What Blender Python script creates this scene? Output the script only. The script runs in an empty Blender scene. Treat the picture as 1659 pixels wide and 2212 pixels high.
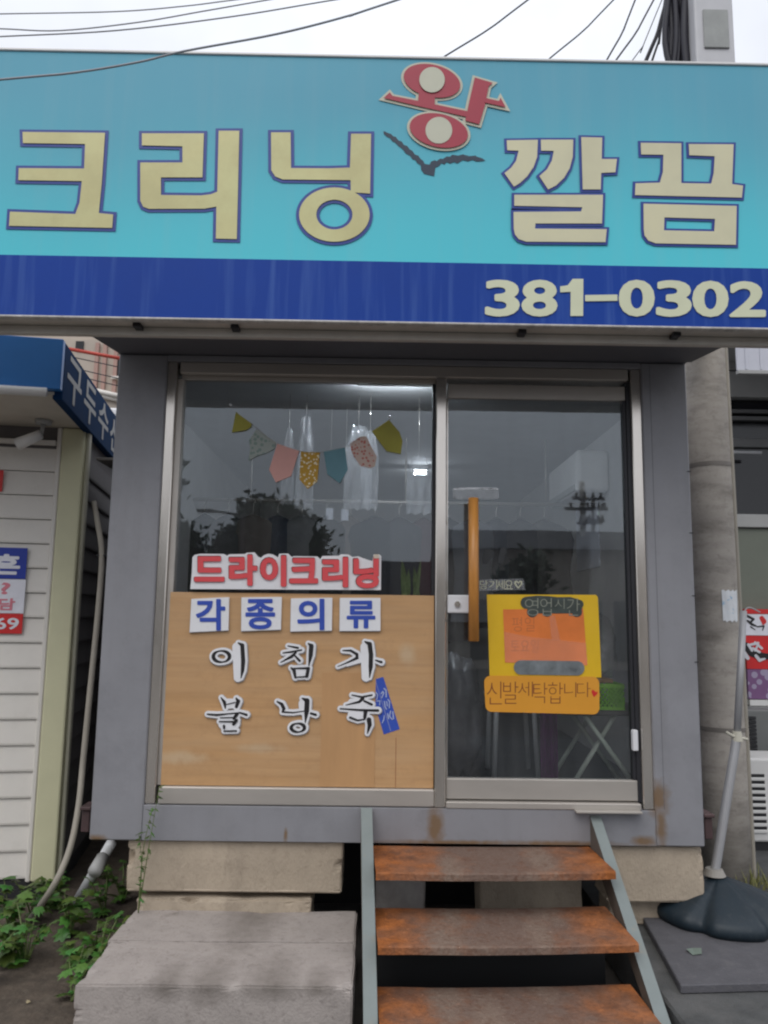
import bpy, bmesh, math, random
import numpy as np
from mathutils import Vector, Matrix, noise as mnoise
random.seed(7)
R_ = math.radians
SC = bpy.context.scene
COL = SC.collection

# ------------------------------------------------------------------ camera, world, sun, exposure
W_, H_, FPX = 1659.0, 2212.0, 1661.0
CAM = Vector((0.0, -3.9, 1.65))
YAW, PITCH, ROLL = R_(0.5), R_(7.8), R_(0.8)
FW = Vector((math.sin(YAW)*math.cos(PITCH), math.cos(YAW)*math.cos(PITCH), math.sin(PITCH)))
_r0 = Vector((math.cos(YAW), -math.sin(YAW), 0)); _u0 = _r0.cross(FW)
RT = _r0*math.cos(ROLL) + _u0*math.sin(ROLL)
UP = -_r0*math.sin(ROLL) + _u0*math.cos(ROLL)
cd = bpy.data.cameras.new('camera'); cam = bpy.data.objects.new('camera', cd); COL.objects.link(cam)
cd.sensor_fit = 'VERTICAL'; cd.sensor_height = 24.0; cd.lens = FPX/H_*24.0
cd.clip_start = 0.05; cd.clip_end = 2000
mw = Matrix((( RT.x, UP.x, -FW.x, CAM.x), (RT.y, UP.y, -FW.y, CAM.y), (RT.z, UP.z, -FW.z, CAM.z), (0,0,0,1)))
cam.matrix_world = mw
SC.camera = cam

world = bpy.data.worlds.new('World'); SC.world = world; world.use_nodes = True
wn = world.node_tree.nodes; wl = world.node_tree.links; wn.clear()
SUN_EL, SUN_AZ = R_(52), R_(200)      # behind the camera, a little to its left
sky = wn.new('ShaderNodeTexSky'); sky.sky_type = 'NISHITA'; sky.sun_disc = False
sky.sun_elevation = SUN_EL; sky.sun_rotation = SUN_AZ; sky.dust_density = 4; sky.air_density = 1.0
tc = wn.new('ShaderNodeTexCoord'); sep = wn.new('ShaderNodeSeparateXYZ'); wl.new(tc.outputs['Generated'], sep.inputs[0])
ramp = wn.new('ShaderNodeMapRange'); ramp.inputs['From Min'].default_value = 0; ramp.inputs['From Max'].default_value = 1
ramp.inputs['To Min'].default_value = 8.6; ramp.inputs['To Max'].default_value = 12.4
wl.new(sep.outputs['Z'], ramp.inputs['Value'])                       # overcast: zenith brighter than horizon
cn = wn.new('ShaderNodeTexNoise'); cn.inputs['Scale'].default_value = 3.0; cn.inputs['Detail'].default_value = 5
wl.new(tc.outputs['Generated'], cn.inputs['Vector'])
cm = wn.new('ShaderNodeMapRange'); cm.inputs['From Min'].default_value = .3; cm.inputs['From Max'].default_value = .7
cm.inputs['To Min'].default_value = .84; cm.inputs['To Max'].default_value = 1.14
wl.new(cn.outputs['Fac'], cm.inputs['Value'])
mul = wn.new('ShaderNodeMath'); mul.operation = 'MULTIPLY'; wl.new(ramp.outputs[0], mul.inputs[0]); wl.new(cm.outputs[0], mul.inputs[1])
cloud = wn.new('ShaderNodeVectorMath'); cloud.operation = 'SCALE'; cloud.inputs[0].default_value = (.935, .97, 1.05)
wl.new(mul.outputs[0], cloud.inputs['Scale'])
mix = wn.new('ShaderNodeMixRGB'); mix.inputs[0].default_value = .93
wl.new(sky.outputs[0], mix.inputs[1]); wl.new(cloud.outputs[0], mix.inputs[2])
bg = wn.new('ShaderNodeBackground'); bg.inputs['Strength'].default_value = 0.099
wl.new(mix.outputs[0], bg.inputs[0])
wo = wn.new('ShaderNodeOutputWorld'); wl.new(bg.outputs[0], wo.inputs[0])

sd = bpy.data.lights.new('sun', 'SUN'); sd.energy = 1.15; sd.angle = R_(40); sd.color = (1, .97, .92)
sun = bpy.data.objects.new('sun', sd); COL.objects.link(sun)
sdir = Vector((math.sin(SUN_AZ)*math.cos(SUN_EL), math.cos(SUN_AZ)*math.cos(SUN_EL), math.sin(SUN_EL)))
sun.rotation_euler = sdir.to_track_quat('Z', 'Y').to_euler(); sun.location = (0, -20, 30)
SC.view_settings.view_transform = 'Standard'; SC.view_settings.look = 'None'
SC.view_settings.gamma = 1.0; SC.view_settings.exposure = 0.0; SC.view_settings.use_curve_mapping = False
SC.render.engine = 'CYCLES'
SC.cycles.use_denoising = True; SC.cycles.pixel_filter_type = 'BLACKMAN_HARRIS'; SC.cycles.filter_width = 2.2
SC.cycles.max_bounces = 8; SC.cycles.transparent_max_bounces = 16

# ------------------------------------------------------------------ helpers
def P(px, py, Y=None, z=None, x=None):
    d = FW*FPX + RT*(px - W_/2) - UP*(py - H_/2)
    if Y is not None: t = (Y - CAM.y)/d.y
    elif z is not None: t = (z - CAM.z)/d.z
    else: t = (x - CAM.x)/d.x
    return CAM + d*t
def crop(x0, y0, s):                                  # detail view -> working view
    return lambda p: ((x0 + p[0]/s)/1.82278, (y0 + p[1]/s)/1.82278)

MATS = {}
def M(name, col, rough=.6, metal=0.0, var=.12, vscale=6.0, bump=0.0, bscale=60.0, spec=.5, stretch=(1,1,1), col2=None, c2lo=.45, c2hi=.7, c2scale=3.0, emit=None, alpha=None, trans=0.0):
    if name in MATS: return MATS[name]
    m = bpy.data.materials.new(name); m.use_nodes = True; MATS[name] = m
    n = m.node_tree.nodes; l = m.node_tree.links
    b = n['Principled BSDF']
    b.inputs['Roughness'].default_value = rough; b.inputs['Metallic'].default_value = metal
    b.inputs['Specular IOR Level'].default_value = spec
    tc = n.new('ShaderNodeTexCoord'); mp = n.new('ShaderNodeMapping'); mp.inputs['Scale'].default_value = stretch
    l.new(tc.outputs['Object'], mp.inputs['Vector'])
    nz = n.new('ShaderNodeTexNoise'); nz.inputs['Scale'].default_value = vscale; nz.inputs['Detail'].default_value = 6; nz.inputs['Roughness'].default_value = .62
    l.new(mp.outputs[0], nz.inputs['Vector'])
    mx = n.new('ShaderNodeMixRGB')
    mr = n.new('ShaderNodeMapRange'); mr.inputs['From Min'].default_value = .3; mr.inputs['From Max'].default_value = .7
    l.new(nz.outputs['Fac'], mr.inputs['Value']); l.new(mr.outputs[0], mx.inputs[0])
    mx.inputs[1].default_value = tuple(c*(1-var) for c in col)+(1,); mx.inputs[2].default_value = tuple(min(1, c*(1+var)) for c in col)+(1,)
    out = mx.outputs[0]
    if col2 is not None:
        n2 = n.new('ShaderNodeTexNoise'); n2.inputs['Scale'].default_value = c2scale; n2.inputs['Detail'].default_value = 8; n2.inputs['Roughness'].default_value = .7
        l.new(mp.outputs[0], n2.inputs['Vector'])
        r2 = n.new('ShaderNodeMapRange'); r2.inputs['From Min'].default_value = c2lo; r2.inputs['From Max'].default_value = c2hi
        l.new(n2.outputs['Fac'], r2.inputs['Value'])
        m2 = n.new('ShaderNodeMixRGB'); l.new(r2.outputs[0], m2.inputs[0]); l.new(out, m2.inputs[1]); m2.inputs[2].default_value = tuple(col2)+(1,)
        out = m2.outputs[0]
    l.new(out, b.inputs['Base Color'])
    rr = n.new('ShaderNodeMapRange'); rr.inputs['To Min'].default_value = max(.02, rough-.1); rr.inputs['To Max'].default_value = min(1, rough+.1)
    l.new(nz.outputs['Fac'], rr.inputs['Value']); l.new(rr.outputs[0], b.inputs['Roughness'])
    if bump:
        nb = n.new('ShaderNodeTexNoise'); nb.inputs['Scale'].default_value = bscale; nb.inputs['Detail'].default_value = 5
        l.new(mp.outputs[0], nb.inputs['Vector'])
        bp = n.new('ShaderNodeBump'); bp.inputs['Strength'].default_value = bump; bp.inputs['Distance'].default_value = .01
        l.new(nb.outputs['Fac'], bp.inputs['Height']); l.new(bp.outputs[0], b.inputs['Normal'])
    if emit:
        b.inputs['Emission Color'].default_value = tuple(emit[:3])+(1,); b.inputs['Emission Strength'].default_value = emit[3]
    if trans: b.inputs['Transmission Weight'].default_value = trans
    if alpha is not None: b.inputs['Alpha'].default_value = alpha
    return m
def base_in(m):
    return m.node_tree.nodes['Principled BSDF'].inputs['Base Color']
def add_spots(m, spots, col, soft=.35, nscale=14, namp=.7):           # stains with a shape of their own at given places
    n = m.node_tree.nodes; l = m.node_tree.links
    g = n.new('ShaderNodeNewGeometry')
    nz = n.new('ShaderNodeTexNoise'); nz.inputs['Scale'].default_value = nscale; nz.inputs['Detail'].default_value = 6
    l.new(g.outputs['Position'], nz.inputs['Vector'])
    acc = None
    for (x, y, z, rx, rz) in spots:
        s = n.new('ShaderNodeVectorMath'); s.operation = 'SUBTRACT'; s.inputs[1].default_value = (x, y, z); l.new(g.outputs['Position'], s.inputs[0])
        d = n.new('ShaderNodeVectorMath'); d.operation = 'DIVIDE'; d.inputs[1].default_value = (rx, rx*3, rz); l.new(s.outputs[0], d.inputs[0])
        ln = n.new('ShaderNodeVectorMath'); ln.operation = 'LENGTH'; l.new(d.outputs[0], ln.inputs[0])
        ad = n.new('ShaderNodeMath'); ad.operation = 'MULTIPLY_ADD'; ad.inputs[1].default_value = namp*2; l.new(nz.outputs['Fac'], ad.inputs[0]); l.new(ln.outputs['Value'], ad.inputs[2])
        mr = n.new('ShaderNodeMapRange'); mr.inputs['From Min'].default_value = 1+namp-soft; mr.inputs['From Max'].default_value = 1+namp+soft
        mr.inputs['To Min'].default_value = 1; mr.inputs['To Max'].default_value = 0; l.new(ad.outputs[0], mr.inputs['Value'])
        if acc is None: acc = mr.outputs[0]
        else:
            mxm = n.new('ShaderNodeMath'); mxm.operation = 'MAXIMUM'; l.new(acc, mxm.inputs[0]); l.new(mr.outputs[0], mxm.inputs[1]); acc = mxm.outputs[0]
    bi = base_in(m); src = bi.links[0].from_socket
    mx = n.new('ShaderNodeMixRGB'); l.new(acc, mx.inputs[0]); l.new(src, mx.inputs[1]); mx.inputs[2].default_value = tuple(col)+(1,)
    l.new(mx.outputs[0], bi)

LABELS = {}
def tag(o, label=None, cat=None, group=None, kind=None):
    if label: o['label'] = label
    if cat: o['category'] = cat
    if group: o['group'] = group
    if kind: o['kind'] = kind
    return o
def thing(name, label, cat, loc=(0,0,0), group=None, rotz=0.0):
    o = bpy.data.objects.new(name, None); COL.objects.link(o); o.location = loc; o.rotation_euler = (0, 0, rotz)
    o.empty_display_size = .1
    return tag(o, label, cat, group)
def under(o, parent):
    o.parent = parent
    if parent is not None:
        pm = Matrix.Translation(parent.location) @ parent.rotation_euler.to_matrix().to_4x4() if parent.type == 'EMPTY' and not parent.get('_local') else None
        if pm is not None: o.matrix_parent_inverse = pm.inverted()
    return o
def link(name, me, mat=None, parent=None, smooth=False):
    if mat is not None:
        me.materials.clear(); me.materials.append(MATS[mat] if isinstance(mat, str) else mat)
    if smooth:
        for p in me.polygons: p.use_smooth = True
    o = bpy.data.objects.new(name, me); COL.objects.link(o)
    if parent is not None: under(o, parent)
    return o
def mesh(name, vs, fs, mat, parent=None, smooth=False):
    me = bpy.data.meshes.new(name); me.from_pydata([tuple(v) for v in vs], [], fs); me.update()
    return link(name, me, mat, parent, smooth)
def bm_obj(name, bm, mat, parent=None, smooth=False):
    me = bpy.data.meshes.new(name); bm.normal_update(); bm.to_mesh(me); bm.free()
    return link(name, me, mat, parent, smooth)
def add_box(bm, x0, x1, y0, y1, z0, z1, bev=0.0, seg=1, rot=None):
    vs = [bm.verts.new(c) for c in ((x0,y0,z0),(x1,y0,z0),(x1,y1,z0),(x0,y1,z0),(x0,y0,z1),(x1,y0,z1),(x1,y1,z1),(x0,y1,z1))]
    fs = [bm.faces.new([vs[i] for i in f]) for f in ((3,2,1,0),(4,5,6,7),(0,1,5,4),(1,2,6,5),(2,3,7,6),(3,0,4,7))]
    if bev:
        es = list({e for f in fs for e in f.edges})
        r = bmesh.ops.bevel(bm, geom=es, offset=bev, segments=seg, affect='EDGES', profile=.5)
    return vs
def box(name, x0, x1, y0, y1, z0, z1, mat, parent=None, bev=0.004, seg=1):
    bm = bmesh.new(); add_box(bm, x0, x1, y0, y1, z0, z1, bev, seg)
    return bm_obj(name, bm, mat, parent)
def slab(name, pts, depth, mat, parent=None, bev=0.0):
    """polygon in world points, extruded by vector depth"""
    bm = bmesh.new(); a = [bm.verts.new(p) for p in pts]; f = bm.faces.new(a)
    r = bmesh.ops.extrude_face_region(bm, geom=[f]); vs = [g for g in r['geom'] if isinstance(g, bmesh.types.BMVert)]
    bmesh.ops.translate(bm, verts=vs, vec=Vector(depth)); bmesh.ops.recalc_face_normals(bm, faces=bm.faces)
    if bev: bmesh.ops.bevel(bm, geom=list(bm.edges), offset=bev, segments=1, affect='EDGES')
    return bm_obj(name, bm, mat, parent)
def smoothpath(pts, n=6):
    pts = [Vector(p) for p in pts]
    if len(pts) < 3: return pts
    out = []
    for i in range(len(pts)-1):
        p0 = pts[max(i-1,0)]; p1 = pts[i]; p2 = pts[i+1]; p3 = pts[min(i+2, len(pts)-1)]
        for k in range(n):
            t = k/n
            out.append(.5*((2*p1)+(-p0+p2)*t+(2*p0-5*p1+4*p2-p3)*t*t+(-p0+3*p1-3*p2+p3)*t**3))
    out.append(pts[-1]); return out
def add_tube(bm, pts, r, seg=8, cap=True):
    pts = [Vector(p) for p in pts]; rr = r if isinstance(r, (list, tuple)) else [r]*len(pts)
    rings = []; prev = None
    for i, p in enumerate(pts):
        t = (pts[min(i+1, len(pts)-1)] - pts[max(i-1, 0)]).normalized()
        if prev is None:
            a = Vector((0,0,1)) if abs(t.z) < .9 else Vector((1,0,0)); u = t.cross(a).normalized()
        else:
            u = (prev - t*prev.dot(t)).normalized()
        prev = u; v = t.cross(u)
        rings.append([bm.verts.new(p + (u*math.cos(2*math.pi*k/seg) + v*math.sin(2*math.pi*k/seg))*rr[i]) for k in range(seg)])
    for a, b in zip(rings, rings[1:]):
        for k in range(seg): bm.faces.new((a[k], a[(k+1)%seg], b[(k+1)%seg], b[k]))
    if cap: bm.faces.new(rings[0][::-1]); bm.faces.new(rings[-1])
def tube(name, pts, r, mat, parent=None, seg=8, n=6):
    sp = smoothpath(pts, n)
    if isinstance(r, (list, tuple)) and len(r) != len(sp):
        k = len(r)-1; r = [r[min(int(i/(len(sp)-1)*k), k-1)]*(1-((i/(len(sp)-1)*k)-min(int(i/(len(sp)-1)*k), k-1))) + r[min(int(i/(len(sp)-1)*k), k-1)+1]*((i/(len(sp)-1)*k)-min(int(i/(len(sp)-1)*k), k-1)) for i in range(len(sp))]
    bm = bmesh.new(); add_tube(bm, sp, r, seg); return bm_obj(name, bm, mat, parent, True)
def copy_tree(o, parent=None):
    c = o.copy(); COL.objects.link(c); c.parent = parent
    for ch in o.children: copy_tree(ch, c)
    return c

# flat shapes on a vertical plane facing the street (u = x, v = z); front of the shape ends at y = Y - thick
def fill_mesh(loops, thick=0.0, off=0.0):
    cu = bpy.data.curves.new('tmp', 'CURVE'); cu.dimensions = '2D'; cu.fill_mode = 'BOTH'; cu.extrude = thick/2; cu.offset = off
    for lp in loops:
        s = cu.splines.new('POLY'); s.points.add(len(lp)-1); s.use_cyclic_u = True
        for p, q in zip(s.points, lp): p.co = (q[0], q[1], 0, 1)
    o = bpy.data.objects.new('tmp', cu); me = bpy.data.meshes.new_from_object(o)
    bpy.data.objects.remove(o); bpy.data.curves.remove(cu); return me
def stand(me, Y, thick=0.0):
    for v in me.vertices: v.co = Vector((v.co.x, Y - thick/2 - v.co.z, v.co.y))
    return me
def flat(name, loops, Y, mat, parent=None, thick=0.0, off=0.0):
    return link(name, stand(fill_mesh(loops, thick, off), Y, thick), mat, parent)
def onplane(pts, Y, conv=None):
    out = []
    for p in pts:
        q = conv(p) if conv else p
        w = P(q[0], q[1], Y=Y); out.append((w.x, w.z))
    return out
def ellipse(cx, cy, rx, ry, rot=0, n=40):
    c, s = math.cos(R_(rot)), math.sin(R_(rot))
    return [(cx + rx*math.cos(t)*c - ry*math.sin(t)*s, cy + rx*math.cos(t)*s + ry*math.sin(t)*c) for t in [2*math.pi*k/n for k in range(n)]]
def text_mesh(body, thick=0.0, off=0.0, shear=0.0):
    me = text_raw(body, 0.0 if off else thick, 0.0, shear)
    if not off: return me
    ec = {}
    for p in me.polygons:
        for e in p.edge_keys: ec[e] = ec.get(e, 0)+1
    co = [(v.co.x, v.co.y) for v in me.vertices]
    seg_ = [(co[a], co[b]) for (a, b), n in ec.items() if n == 1]
    bpy.data.meshes.remove(me)
    st = .011; mg = abs(off)+3*st
    xs = [p[0] for q in seg_ for p in q]; ys = [p[1] for q in seg_ for p in q]
    gx = np.arange(min(xs)-mg, max(xs)+mg+st, st)+.00013; gy = np.arange(min(ys)-mg, max(ys)+mg+st, st)+.00017
    X, Yg = np.meshgrid(gx, gy); D = np.full(X.shape, 1e9); ins = np.zeros(X.shape, bool)
    for (ax, ay), (bx, by) in seg_:
        dx, dy = bx-ax, by-ay; L = dx*dx+dy*dy+1e-12; t = np.clip(((X-ax)*dx+(Yg-ay)*dy)/L, 0, 1)
        D = np.minimum(D, np.hypot(X-ax-t*dx, Yg-ay-t*dy))
        if ay != by:
            ins ^= ((ay > Yg) != (by > Yg)) & (X < (bx-ax)*(Yg-ay)/(by-ay)+ax)
    return fill_mesh(march(np.where(ins, -D, D)-off, gx, gy), thick)
def text_raw(body, thick=0.0, off=0.0, shear=0.0):
    cu = bpy.data.curves.new('tmp', 'FONT'); cu.body = body; cu.extrude = thick/2; cu.offset = off; cu.resolution_u = 4; cu.shear = shear
    o = bpy.data.objects.new('tmp', cu); me = bpy.data.meshes.new_from_object(o)
    bpy.data.objects.remove(o); bpy.data.curves.remove(cu); return me
def glyph(name, body, bx, Y, mat, parent=None, thick=0.0, off=0.0, conv=None, shear=0.0):
    """character(s) fitted into the box bx=(x0,y0,x1,y1) given in view coordinates, on the plane y=Y"""
    x0, y0, x1, y1 = bx
    a, b, c, d = [P(*(conv(q) if conv else q), Y=Y) for q in ((x0,y0),(x1,y0),(x1,y1),(x0,y1))]
    me = text_mesh(body, thick/max(1e-6, 1), off, shear)
    us = [v.co.x for v in me.vertices]; vs = [v.co.y for v in me.vertices]
    u0, u1, v0, v1 = min(us), max(us), min(vs), max(vs)
    for v in me.vertices:
        s = (v.co.x-u0)/(u1-u0); t = (v.co.y-v0)/(v1-v0)
        top = a.lerp(b, s); bot = d.lerp(c, s); q = bot.lerp(top, t)
        v.co = Vector((q.x, Y - thick/2 - v.co.z, q.z))
    return link(name, me, mat, parent)

# union outline of tapered strokes by marching squares
def stroke_loops(strokes, off, step):
    xs = [p[0] for s in strokes for p in s]; ys = [p[1] for s in strokes for p in s]; mr = max(p[2] for s in strokes for p in s) + off + 3*step
    x0, x1, y0, y1 = min(xs)-mr, max(xs)+mr, min(ys)-mr, max(ys)+mr
    gx = np.arange(x0, x1+step, step); gy = np.arange(y0, y1+step, step); X, Yg = np.meshgrid(gx, gy)
    D = np.full(X.shape, 1e9)
    for s in strokes:
        s2 = s if len(s) > 1 else [s[0], (s[0][0]+.01, s[0][1], s[0][2])]
        for a, b in zip(s2, s2[1:]):
            dx, dy = b[0]-a[0], b[1]-a[1]; L = dx*dx+dy*dy+1e-9
            t = np.clip(((X-a[0])*dx+(Yg-a[1])*dy)/L, 0, 1)
            D = np.minimum(D, np.hypot(X-a[0]-t*dx, Yg-a[1]-t*dy) - (a[2]+t*(b[2]-a[2])))
    return march(D - off, gx, gy)
def march(D, gx, gy):
    seg = {}
    ny, nx = D.shape
    def pt(k):
        (i, j), (i2, j2) = k; a, b = D[i, j], D[i2, j2]; t = a/(a-b)
        return (gx[j]+(gx[j2]-gx[j])*t, gy[i]+(gy[i2]-gy[i])*t)
    ins = D < 0
    for i in range(ny-1):
        row = ins[i:i+2]
        for j in np.nonzero((row[:, :-1].sum(0)+row[:, 1:].sum(0)) % 4)[0]:
            c = [(i, j), (i, j+1), (i+1, j+1), (i+1, j)]
            cr = []
            for k in range(4):
                p, q = c[k], c[(k+1) % 4]
                if ins[p] != ins[q]: cr.append((ins[p], (min(p, q), max(p, q))))
            outs = [e for f, e in cr if f]; inn = [e for f, e in cr if not f]
            if len(outs) == 1: seg[outs[0]] = inn[0]
            elif len(outs) == 2:                       # saddle: keep separate
                es = [e for _, e in cr]; fl = [f for f, _ in cr]
                for k in range(4):
                    if fl[k]: seg[es[k]] = es[(k-1) % 4]
    loops = []
    while seg:
        k0, k = seg.popitem(); lp = [k0]
        while k != k0 and k in seg: lp.append(k); k = seg.pop(k)
        if len(lp) >= 5: loops.append([pt(q) for q in lp])
    return loops

# ------------------------------------------------------------------ materials
M('grey_paint', (.25,.25,.268), .5, var=.07, vscale=3, bump=.25, bscale=2.2, col2=(.20,.20,.215), c2lo=.5, c2hi=.75, c2scale=2.6)
add_spots(MATS['grey_paint'], [(.305,0,.64,.035,.10), (1.395,0,.79,.045,.07), (1.405,0,.66,.022,.10), (1.32,0,.59,.05,.022), (-1.33,0,.575,.04,.015), (.9,0,.575,.25,.012), (.4,0,.575,.3,.010), (-.42,0,.60,.008,.03)], (.185,.12,.07), soft=.6, nscale=26)
M('grey_paint_dark', (.10,.10,.114), .55, var=.08)  # darker copy of the grey paint, soffit shade put into its colour
M('wall_panel', (.27,.27,.30), .6, var=.06)
M('steel', (.66,.615,.56), .17, .8, var=.10, vscale=5, stretch=(1,1,.25), bump=.04, bscale=8)
M('steel_dull', (.47,.435,.395), .42, .45, var=.10, vscale=4, stretch=(.3,1,1))
M('alu_trim', (.72,.71,.70), .5, .1, var=.05)
M('sign_frame', (.56,.53,.48), .6, .2, var=.1)
M('dark_metal', (.03,.03,.035), .5, .3)
M('rubber', (.015,.015,.016), .7)  # black of the sheets added for the dark under the steps
def speckle(name, sc, dark, amt, lo=.52, hi=.72):
    m = MATS[name]; n = m.node_tree.nodes; l = m.node_tree.links; g = n.new('ShaderNodeNewGeometry')
    nz = n.new('ShaderNodeTexNoise'); nz.inputs['Scale'].default_value = sc; nz.inputs['Detail'].default_value = 8; nz.inputs['Roughness'].default_value = .8; l.new(g.outputs['Position'], nz.inputs['Vector'])
    mr = n.new('ShaderNodeMapRange'); mr.inputs['From Min'].default_value = lo; mr.inputs['From Max'].default_value = hi; mr.inputs['To Max'].default_value = amt; l.new(nz.outputs['Fac'], mr.inputs['Value'])
    bi = base_in(m); src = bi.links[0].from_socket; mx = n.new('ShaderNodeMixRGB'); l.new(mr.outputs[0], mx.inputs[0]); l.new(src, mx.inputs[1]); mx.inputs[2].default_value = tuple(dark)+(1,); l.new(mx.outputs[0], bi)
# sign face: vertical gradient, steel blue at the top running to turquoise
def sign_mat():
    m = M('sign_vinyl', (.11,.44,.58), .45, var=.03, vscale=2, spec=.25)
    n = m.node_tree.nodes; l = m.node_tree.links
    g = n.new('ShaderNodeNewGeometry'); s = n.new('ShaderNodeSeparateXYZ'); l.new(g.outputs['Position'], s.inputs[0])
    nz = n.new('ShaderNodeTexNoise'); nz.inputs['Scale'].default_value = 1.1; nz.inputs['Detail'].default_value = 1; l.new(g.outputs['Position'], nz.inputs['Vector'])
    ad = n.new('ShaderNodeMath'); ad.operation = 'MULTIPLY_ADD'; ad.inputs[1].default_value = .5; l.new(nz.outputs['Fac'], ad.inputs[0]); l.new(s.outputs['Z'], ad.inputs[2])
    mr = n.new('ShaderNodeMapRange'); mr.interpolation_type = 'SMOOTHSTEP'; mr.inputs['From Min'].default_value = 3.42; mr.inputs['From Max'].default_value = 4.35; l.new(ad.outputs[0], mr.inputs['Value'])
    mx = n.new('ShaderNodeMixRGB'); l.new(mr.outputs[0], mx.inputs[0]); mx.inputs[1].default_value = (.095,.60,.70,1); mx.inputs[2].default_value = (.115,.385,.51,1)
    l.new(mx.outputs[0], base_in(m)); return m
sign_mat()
def streaky(name, col, streak, amt, rough=.4, sc=(26,1,1.2), lo=.52, hi=.8):
    m = M(name, col, rough, var=.06, vscale=2)
    n = m.node_tree.nodes; l = m.node_tree.links
    g = n.new('ShaderNodeNewGeometry'); mp = n.new('ShaderNodeMapping'); mp.inputs['Scale'].default_value = sc; l.new(g.outputs['Position'], mp.inputs['Vector'])
    nz = n.new('ShaderNodeTexNoise'); nz.inputs['Scale'].default_value = 1; nz.inputs['Detail'].default_value = 5; l.new(mp.outputs[0], nz.inputs['Vector'])
    mr = n.new('ShaderNodeMapRange'); mr.inputs['From Min'].default_value = lo; mr.inputs['From Max'].default_value = hi; mr.inputs['To Max'].default_value = amt; l.new(nz.outputs['Fac'], mr.inputs['Value'])
    bi = base_in(m); src = bi.links[0].from_socket
    mx = n.new('ShaderNodeMixRGB'); l.new(mr.outputs[0], mx.inputs[0]); l.new(src, mx.inputs[1]); mx.inputs[2].default_value = tuple(streak)+(1,)
    l.new(mx.outputs[0], bi); return m
streaky('band_blue', (.005,.047,.30), (.10,.20,.50), .34, .5); MATS['band_blue'].node_tree.nodes['Principled BSDF'].inputs['Specular IOR Level'].default_value = .2
M('gold_print', (.52,.48,.23), .36, .05, var=.16, vscale=2.2, col2=(.60,.60,.30), c2lo=.45, c2hi=.75, c2scale=2.0)
M('beige_print', (.62,.59,.40), .4, var=.08, vscale=3, col2=(.64,.60,.38), c2lo=.5, c2hi=.8)
M('cream_print', (.52,.52,.41), .4, var=.05)
M('number_print', (.63,.65,.46), .4, var=.05)
M('navy_print', (.015,.045,.27), .4, var=.1)
M('red_print', (.36,.018,.045), .4, var=.06)
M('bird_print', (.012,.03,.06), .5, var=.1)
M('ply', (.52,.30,.135), .55, var=.13, vscale=5, stretch=(.35,1,2.2), bump=.03, bscale=25, col2=(.52,.34,.19), c2lo=.4, c2hi=.8, c2scale=1.6)
M('ply_b', (.505,.285,.128), .55, var=.09, vscale=5, stretch=(2,1,.4))
add_spots(MATS['ply'], [(.16,0,1.47,.035,.05), (-.95,0,.95,.12,.03), (-.55,0,1.0,.10,.02)], (.54,.38,.23), soft=.5)
M('foam_white', (.78,.78,.80), .6, var=.03, bump=.02)
M('foam_edge', (.45,.44,.44), .7, var=.1)
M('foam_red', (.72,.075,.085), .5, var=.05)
M('foam_red_shadow', (.10,.012,.015), .6)  # dark copy behind each red letter: side edge and shadow painted together
M('foam_blue', (.03,.075,.42), .5, var=.05)
M('ink_black', (.012,.010,.011), .45, var=.1)
M('handle_wood', (.55,.24,.055), .35, var=.18, vscale=7, stretch=(6,6,.7))
M('yellow_paper', (.74,.46,.012), .42, var=.06, vscale=3, bump=.35, bscale=7)
M('orange_paper', (.76,.20,.04), .4, var=.16, vscale=4, bump=.2, bscale=6)
M('amber_card', (.70,.31,.03), .4, var=.04)
M('ink_brown', (.22,.055,.015), .6)
M('ink_faint', (.55,.155,.045), .6)
M('ink_pale', (.50,.50,.36), .6)
M('sticker_dark', (.05,.062,.055), .35, var=.3, vscale=18)
M('sticker_grey', (.17,.19,.20), .3, var=.35, vscale=12)
M('plastic_white', (.72,.72,.74), .35, var=.04)
M('rust', (.37,.125,.036), .85, var=.38, vscale=11, bump=.6, bscale=70, spec=.2, stretch=(1,1,1), col2=(.16,.062,.03), c2lo=.5, c2hi=.66, c2scale=6)
add_spots(MATS['rust'], [(.57,-.2,.56,.33,.5),(.57,-.45,.36,.35,.5),(.57,-.75,.16,.37,.5)], (.18,.125,.10), soft=.6, nscale=8, namp=.9)
add_spots(MATS['rust'], [(.78,-.2,.56,.06,.5),(.35,-.33,.56,.05,.5),(.7,-.5,.36,.05,.5),(.3,-.6,.36,.07,.5),(.45,-.8,.16,.06,.5)], (.225,.165,.13), soft=.5, nscale=40, namp=.9)
M('rust_edge', (.14,.052,.022), .8, var=.35, vscale=14, bump=.3, bscale=60, col2=(.33,.13,.04), c2lo=.5, c2hi=.7, c2scale=9)
M('stringer_paint', (.20,.23,.225), .5, var=.1, vscale=5, col2=(.26,.24,.20), c2lo=.56, c2hi=.72, c2scale=6)
M('stringer_side', (.10,.085,.07), .7, var=.3, vscale=8)
M('concrete', (.37,.33,.305), .9, var=.13, vscale=9, bump=.35, bscale=90, col2=(.20,.17,.15), c2lo=.60, c2hi=.78, c2scale=6)
add_spots(MATS['concrete'], [(-.78,-.74,.235,.05,.03),(-.62,-.74,.235,.06,.035),(-.38,-.74,.238,.07,.03),(-.2,-.74,.24,.04,.02),(-.55,-.02,.25,.10,.02)], (.20,.175,.155), soft=.9, nscale=20)
M('concrete_b', (.39,.36,.34), .9, var=.14, vscale=8, bump=.35, bscale=90, col2=(.22,.20,.18), c2lo=.55, c2hi=.8, c2scale=3)
M('sandstone', (.41,.34,.26), .9, var=.12, vscale=7, bump=.45, bscale=110, stretch=(1,1,.5), col2=(.26,.21,.16), c2lo=.58, c2hi=.78, c2scale=4)
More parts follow.
